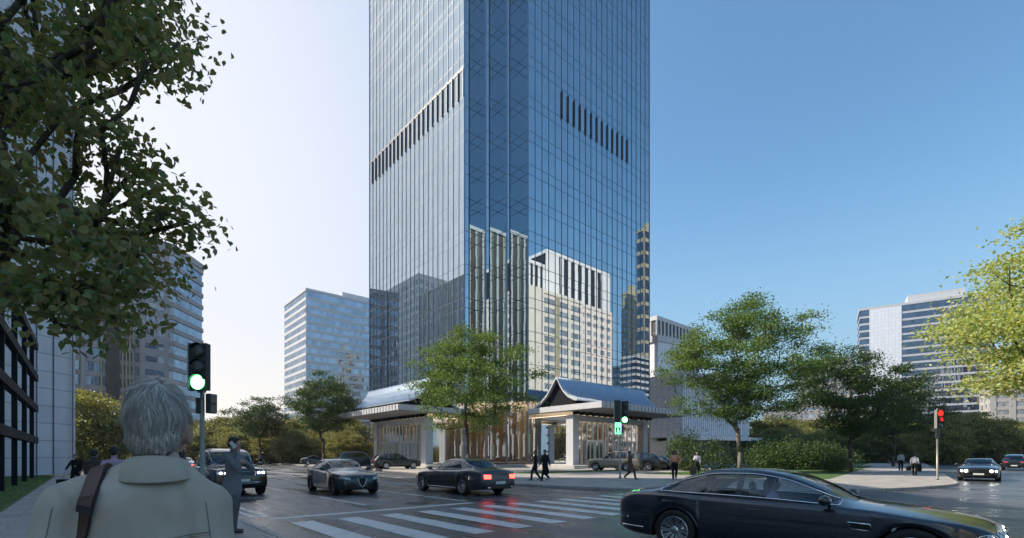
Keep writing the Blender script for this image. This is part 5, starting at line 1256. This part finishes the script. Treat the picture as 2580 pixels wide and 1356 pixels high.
# hair
h=Fig(); h.ell(T(0,-.012,.010),(.081,.100,.103),'hair_under',rot=Q); h.ell(T(0,-.043,-.03),(.074,.060,.058),'hair_under',rot=Q); h.limb(T(-.03,-.06,-.058),T(.03,-.06,-.058),.024,.024,'hair_under')
for s in (-1,1): h.limb(T(s*.072,.0,.02),T(s*.076,.012,-.02),.014,.009,'hair_under')
ho=h.build('hair_base',mt,.007,4)
hv=BVHTree.FromPolygons([v.co.copy() for v in ho.data.vertices],[tuple(p.vertices) for p in ho.data.polygons])
rng=random.Random(5)
hm=MB(); crown_=T(.012,-.055,.075)
down0=Vector((0,0,-1))
def surf(p):
    r_=hv.find_nearest(p); return r_[0],r_[1]
locks=0
while locks<760:
    d=Vector((rng.gauss(0,1),rng.gauss(-.35,1),rng.gauss(.2,1))).normalized()
    h_=hv.ray_cast(T(0,-.02,-.02)+(Q@d)*.4,-(Q@d))
    if not h_[0]: continue
    p=h_[0]; n_=h_[1]; lz=(Q.transposed()@(p-hc))
    if lz.z<-.068 or (abs(lz.x)>.062 and lz.z<-.005 and lz.y>-.035) or (lz.y>.04 and lz.z<.03): continue
    locks+=1
    away=(p-crown_); away=(away-n_*away.dot(n_)); away.normalize(); down=(down0-n_*down0.dot(n_)); s_=n_.cross(away)
    upper=max(0,min(1,(lz.z+.03)/.09)); turn=rng.gauss(.35*upper,.32*(.45+upper)); wave=rng.choice((-1,1))*rng.uniform(.1,.45)*(.3+upper)
    ddir=(away*(.9*upper+.2)+down*(1.2-upper*.6)+s_*turn).normalized()
    L0=(.024+.034*upper)*rng.uniform(.7,1.35); lift0=(.03+.20*upper)*rng.uniform(.2,1.4); tipc=rng.uniform(.25,.75)
    cp=p+ddir*L0*.8+n_*.004
    for k_ in range(30):
        r0=p-ddir*.007*upper+Vector((rng.gauss(0,.0062),rng.gauss(0,.0062),rng.gauss(0,.0062))); q,n2=surf(r0)
        lz2=(Q.transposed()@(q-hc)); Ln=min(L0*rng.uniform(.75,1.15),max(.008,(lz2.z+.105)*.45))
        if abs(lz2.x)>.05 and lz2.z<.03: Ln*=.6
        dv=(ddir+(cp-q).normalized()*tipc+n2*max(.02,lift0*rng.uniform(.6,1.2))).normalized(); q=q+n2*.0004; pts=[]; NS=6
        sd2=n2.cross(dv).normalized()
        for i in range(NS+1):
            pts.append(q.copy()); q=q+dv*(Ln/NS); dv=(dv+down0*.07*(1-upper*.5)-n2*(.12 if i>0 else 0)+sd2*wave*math.sin(i/NS*5.5)*.35).normalized()
        w0=.00046*rng.uniform(.7,1.4); b0=len(hm.v)
        for i,c in enumerate(pts):
            w_=w0*(1-.8*i/NS); hm.v+=[tuple(c+sd2*w_),tuple(c-sd2*w_)]
        for i in range(NS): hm.face((b0+2*i,b0+2*i+1,b0+2*i+3,b0+2*i+2),0,True)
hm.build('hair','hair_grey',mt)
# ------------------------------------------------------------------ trees
def leaf_mesh(name,P,size,mat,rng,updir=.5,shape='quad',droop=0):
    n=len(P); P=np.array(P); 
    nr=rng.normal(size=(n,3)); nr[:,2]+=updir*2.2; nr/=np.linalg.norm(nr,axis=1)[:,None]
    a=rng.normal(size=(n,3)); a-=nr*(a*nr).sum(1)[:,None]; a/=np.linalg.norm(a,axis=1)[:,None]
    if droop: a[:,2]-=droop; a/=np.linalg.norm(a,axis=1)[:,None]; nr-=a*(a*nr).sum(1)[:,None]; nr/=np.linalg.norm(nr,axis=1)[:,None]
    b=np.cross(nr,a); s=size*rng.uniform(.65,1.25,size=(n,1))
    if shape=='quad':
        vs=np.stack([P-a*s*.5,P+b*s*.30+nr*s*.06,P+a*s*.5,P-b*s*.30+nr*s*.06],1).reshape(-1,3)
        f=np.arange(n*4).reshape(n,4)
        me=bpy.data.meshes.new(name); me.from_pydata(vs.tolist(),[],f.tolist())
    else: # pointed heart leaf folded on its midrib
        o=[(-.42,0,0),(-.50,.20,.05),(-.30,.42,.10),(.05,.40,.11),(.32,.17,.06),(.62,0,-.04)]
        vs=[]
        for (x,y,z) in o: vs.append(P+a*s*x+b*s*y+nr*s*z)
        for (x,y,z) in o[1:-1]: vs.append(P+a*s*x-b*s*y+nr*s*z)
        vs=np.stack(vs,1).reshape(-1,3); base=np.arange(n)*10
        f=[]
        for k in base.tolist(): f.append((k,k+1,k+2,k+3,k+4,k+5)); f.append((k+5,k+9,k+8,k+7,k+6,k))
        me=bpy.data.meshes.new(name); me.from_pydata(vs.tolist(),[],f)
    me.materials.append(M[mat]); me.update(); return me
def skeleton(base,fork,clusters,trunk_r,rng,mb,twig=.012,wob=.12,extra_trunk=None):
    """join every leaf cluster to the trunk by limbs that share wood"""
    base=Vector(base); fork=Vector(fork)
    nodes=[base,base.lerp(fork,.5)+Vector((rng.normal()*wob*.5,rng.normal()*wob*.5,0)),fork]; par=[-1,0,1]
    for c in sorted(clusters,key=lambda q:(Vector(q)-fork).length):
        c=Vector(c); best=None;bd=1e9; dc=(c-fork).length
        for i,nn in enumerate(nodes):
            if i<2: continue
            dn=(nn-fork).length
            if dn>dc*.85+.01 and i!=2: continue
            d=(c-nn).length+.35*dn*.3
            if c.z<nn.z-.1: d+=.6*(nn.z-c.z)
            if d<bd: bd=d;best=i
        s=nodes[best]; seg=max(2,int((c-s).length/1.1)+1); pi=best
        up=Vector((0,0,(c-s).length*.12))
        for k in range(1,seg+1):
            t=k/seg; q=s.lerp(c,t)+up*math.sin(math.pi*t)*-.6+(Vector((rng.normal(),rng.normal(),rng.normal()))*wob*(.6 if k<seg else 0))
            nodes.append(q); par.append(pi); pi=len(nodes)-1
    load=[0]*len(nodes); kids=[0]*len(nodes)
    for p in par:
        if p>=0: kids[p]+=1
    for i in range(len(nodes)-1,-1,-1):
        if kids[i]==0: load[i]=1
        if par[i]>=0: load[par[i]]+=max(load[i],1)
    tot=load[2]
    rad=[max(twig,trunk_r*(max(l,1)/tot)**.48) for l in load]; rad[0]=trunk_r*1.25; rad[1]=trunk_r; rad[2]=trunk_r*.95
    for i in range(1,len(nodes)):
        p=par[i]; r0=min(rad[p],rad[i]*1.35) if p>2 else rad[p if p<2 else i]
        if p==2: r0=rad[i]*1.25
        mb.tube([nodes[p],nodes[i]],[r0,rad[i]],6 if rad[i]<.08 else 9)
    return nodes
def crown_points(rng,n,c,r,minz=-1,hollow=.35,mind=.0,flat=1):
    out=[]; tries=0
    while len(out)<n and tries<n*60:
        tries+=1
        d=rng.normal(size=3); d/=np.linalg.norm(d); k=rng.uniform(hollow**3,1)**(1/3)
        p=np.array(c)+d*np.array(r)*k
        if d[2]*k<minz: continue
        if mind and any(np.linalg.norm(p-q)<mind for q in out): continue
        out.append(p)
    return out
def tree_mesh(seed,H,cr,z0,fork_z,ncl,per,csize,leaf,mat,trunk_r,lean=(0,0),hollow=.3,bark='bark',sub=None,ctop=None,low=False,irregular=.32):
    rng=np.random.default_rng(seed); zc=(H+z0)/2; rz_=(H-z0)/2
    # a few big lobes give the uneven outline
    cl=[]
    pts=crown_points(rng,ncl,(lean[0],lean[1],zc),(cr,cr,rz_),minz=-.75 if not low else -1.1,hollow=hollow,mind=csize*.75)
    for p in pts:
        rel=(p[2]-z0)/(H-z0); w=((.62+.75*rel) if not low else 1.0) if rel<.5 else 1.0-(rel-.5)*.7
        az=math.atan2(p[1],p[0]); w*=1+irregular*math.sin(az*2+seed)+irregular*.6*math.sin(az*5+seed*2+rel*6)
        cl.append(np.array([lean[0]+(p[0]-lean[0])*w,lean[1]+(p[1]-lean[1])*w,p[2]+rng.normal()*.15]))
    mb=MB(); skeleton((0,0,-.15),(rng.normal()*.1,rng.normal()*.1,fork_z),cl,trunk_r,rng,mb,twig=.014)
    L_=[]
    for c in cl:
        k=int(per*rng.uniform(.6,1.3)); q=rng.normal(size=(k,3)).clip(-2,2)*np.array([csize*.46,csize*.46,csize*.17]); 
        q[:,2]-=.12*(q[:,0]**2+q[:,1]**2)/csize; L_.append(q+c)
        # twiggy outliers
        k2=max(2,int(k*.12)); q=rng.normal(size=(k2,3)).clip(-1.3,1.3)*np.array([csize*.8,csize*.8,csize*.38]); L_.append(q+c)
    L_=np.concatenate(L_)
    return mb.mesh('trunk',[bark]),leaf_mesh('crown',L_,leaf,mat,rng,.5)
def plant_tree(label,pos,meshes,name='street_tree',cat='tree',group=None,rz=0,sc=1.0):
    t=thing(name,label,cat,pos,rz,group); t.scale=(sc,sc,sc) if not hasattr(sc,'__len__') else sc
    link('trunk',meshes[0],t); link('crown',meshes[1],t); return t
plant_tree('leafy green tree in front of the tower corner, between the two canopies',at(1180,45,0),tree_mesh(11,13.4,6.3,2.6,3.4,120,270,1.25,.20,'leaf_mid',.17),rz=R(30))
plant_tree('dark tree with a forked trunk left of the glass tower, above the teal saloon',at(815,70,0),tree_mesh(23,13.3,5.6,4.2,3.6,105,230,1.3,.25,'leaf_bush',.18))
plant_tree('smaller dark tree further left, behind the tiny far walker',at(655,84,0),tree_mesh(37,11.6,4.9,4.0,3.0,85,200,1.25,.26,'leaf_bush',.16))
plant_tree('large sunlit tree with pale trunk right of the blank pale wall',at(1862,41,0),tree_mesh(41,15.0,6.0,3.2,3.6,165,290,1.2,.19,'leaf_mid',.18,bark='bark_pale',lean=(.4,0)),rz=R(10))
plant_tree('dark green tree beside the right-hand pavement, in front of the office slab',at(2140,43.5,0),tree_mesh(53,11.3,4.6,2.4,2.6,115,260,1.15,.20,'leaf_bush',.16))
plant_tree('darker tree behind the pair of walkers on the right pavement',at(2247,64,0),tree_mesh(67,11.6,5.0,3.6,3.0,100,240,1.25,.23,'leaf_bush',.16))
plant_tree('bright yellow-green tree leaning in from the right edge',UV(32.5,-1,0),tree_mesh(71,12.6,6.2,3.4,3.2,150,300,1.3,.20,'leaf_sun',.22,lean=(-.5,0)),rz=R(80))
# near tree, left
rng=np.random.default_rng(5)
cl=[];
def anchor(x,y,d): 
    p=at(x,d); return np.array([p.x,p.y,CH+(HY-y)*d/F])
outl=[(430,20,6.0),(450,110,5.8),(400,165,5.8),(330,150,5.6),(250,130,5.5),(340,60,6.2),(210,260,5.4),(255,330,5.3),(300,380,5.5),(330,440,5.4),(385,480,5.5),(440,520,5.5),(470,560,5.6),(400,580,5.3),(330,560,5.2),(350,640,5.2),(300,700,5.0),(385,705,5.6),(290,800,5.2),(210,830,4.9),(180,770,4.8),(110,760,4.6),(270,620,5.0),(230,700,4.9),(150,690,4.7),(60,720,4.5),(20,740,4.5)]
for x,y,d in outl: cl.append(anchor(x,y,d+rng.uniform(-.2,.4)))
while len(cl)<175:
    x=rng.uniform(-500,470); y=rng.uniform(-420,800); d=rng.uniform(4.4,7.4)
    # silhouette on the camera side
    lim=np.interp(y,[-400,0,150,200,235,300,440,570,640,720,850],[380,400,440,290,150,240,330,430,350,390,230])
    if x>lim-45 or (x>330 and y>690): continue
    cl.append(anchor(x,y,d))
tb=Vector((-8.3,5.6,0)); mb=MB(); sk=skeleton(tb,tb+Vector((.3,0,2.3)),[tuple(c) for c in cl],.24,rng,mb,twig=.006,wob=.05)
for v in range(0): pass
P=[]
for c in cl:
    k=int(rng.uniform(100,155)); q=np.clip(rng.normal(size=(k,3)),-1.9,1.9)*np.array([.24,.24,.11]); P.append(q+c)
P=np.concatenate(P)
t=thing('linden_tree','near leafy tree hanging in from the upper left with large heart-shaped leaves','tree',(0,0,0))
mb.build('trunk','bark',t); link('crown',leaf_mesh('crown',P,.080,'leaf_near',rng,.25,'heart',droop=.6),t)
# ---- hedge of broad trees far behind
far=[tree_mesh(100+i,9.4,5.0,.2,1.6,80,170,1.5,.36,'leaf_far',.25,hollow=.5,irregular=.18,low=True) for i in range(4)]
labs=['broad olive-green trees massed along the far side of the roads']
r2=random.Random(3); cnt=0
def hedge(x0,x1,d0,d1,y0,y1,n,grp,lab):
    for i in range(n):
        x=x0+(x1-x0)*(i+.5)/n+r2.uniform(-14,14); d=d0+(d1-d0)*(i+.5)/n+r2.uniform(-5,5); y=y0+(y1-y0)*(i+.5)/n+r2.uniform(-8,8)
        H=CH+(HY-y)*d/F; m=far[r2.randrange(4)]; s=H/9.4
        plant_tree(lab,at(x,d,0),m,'broad_tree','tree',grp,r2.uniform(0,6.28),(s*1.05,s*1.05,s))
hedge(200,250,62,64,985,990,3,'far trees by the white building','olive-green tree filling the gap between the white panelled building and the dark block')
hedge(270,900,108,92,1052,1058,26,'left far trees','broad olive-green tree in the mass beyond the end of the main road')
hedge(300,900,96,84,1085,1092,22,'left far trees','broad olive-green tree in the mass beyond the end of the main road')
hedge(1900,2600,112,118,1056,1060,24,'right far trees','broad olive-green tree in the mass behind the right-hand pavement')
hedge(1930,2640,98,104,1080,1075,24,'right far trees','broad olive-green tree in the mass behind the right-hand pavement')
hedge(2340,2520,86,90,1040,1050,5,'tall far trees','taller olive-green tree of the clump behind the red traffic light')
# shrubs
def bush_mesh(seed,r_,h_):
    rng=np.random.default_rng(seed); cl=crown_points(rng,34,(0,0,h_*.45),(r_,r_,h_*.55),hollow=.5,mind=.3); mb=MB(); skeleton((0,0,-.05),(0,0,.25),cl,.05,rng,mb,twig=.01,wob=.05)
    P=np.concatenate([rng.normal(size=(120,3))*np.array([.38,.38,.3])+c for c in cl]); P=P[P[:,2]>.02]
    return mb.mesh('stems',['bark']),leaf_mesh('foliage',P,.15,'leaf_bush',rng,.3)
bm3=[bush_mesh(i,1.7,2.3) for i in range(3)]
def shrub(label,pos,i,sc,grp=None,rz=0):
    t=thing('shrub',label,'shrub',pos,rz,grp); t.scale=sc; link('stems',bm3[i][0],t); link('foliage',bm3[i][1],t)
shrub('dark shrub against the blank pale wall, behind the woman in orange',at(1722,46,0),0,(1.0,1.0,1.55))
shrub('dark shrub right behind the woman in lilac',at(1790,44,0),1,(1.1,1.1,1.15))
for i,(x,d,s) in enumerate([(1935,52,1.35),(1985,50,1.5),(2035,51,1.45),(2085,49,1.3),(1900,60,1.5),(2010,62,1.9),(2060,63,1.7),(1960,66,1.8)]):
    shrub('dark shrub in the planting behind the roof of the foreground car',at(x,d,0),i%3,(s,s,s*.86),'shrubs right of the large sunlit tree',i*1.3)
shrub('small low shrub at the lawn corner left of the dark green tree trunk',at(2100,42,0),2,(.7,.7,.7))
# grass tufts on the lawn near the left
rng=np.random.default_rng(9); n=26000
u=rng.uniform(-9,-1.75,n); v=rng.uniform(8,46,n); hgt=rng.uniform(.02,.055,n)
b=np.stack([u*rv.x+v*lv.x,u*rv.y+v*lv.y,np.full(n,.008)],1); dx=rng.normal(size=(n,3))*.012; dx[:,2]=0; tp=b+rng.normal(size=(n,3))*.015; tp[:,2]=hgt
vs=np.stack([b-dx,b+dx,tp],1).reshape(-1,3); me=bpy.data.meshes.new('grass'); me.from_pydata(vs.tolist(),[],np.arange(n*3).reshape(n,3).tolist())
leafmat('grass_blade',(.03,.085,.012),(.06,.14,.02),.3); me.materials.append(M['grass_blade']); o=link('grass',me); tag(o,'short green grass on the lawn beside the left pavement','grass',None,'stuff')

if 1:
    hb=MB().box(-420,520,-330,420,-1.2,135); m,nt,o=nmat('haze_air'); pv=N(nt,'ShaderNodeVolumePrincipled'); pv.inputs['Color'].default_value=(.86,.9,1,1); pv.inputs['Density'].default_value=.00024; pv.inputs['Anisotropy'].default_value=.5
    L(nt,pv.outputs[0],o.inputs['Volume']); tag(hb.build('haze','haze_air'),kind='stuff'); C.cycles.volume_bounces=0; C.cycles.volume_max_steps=64
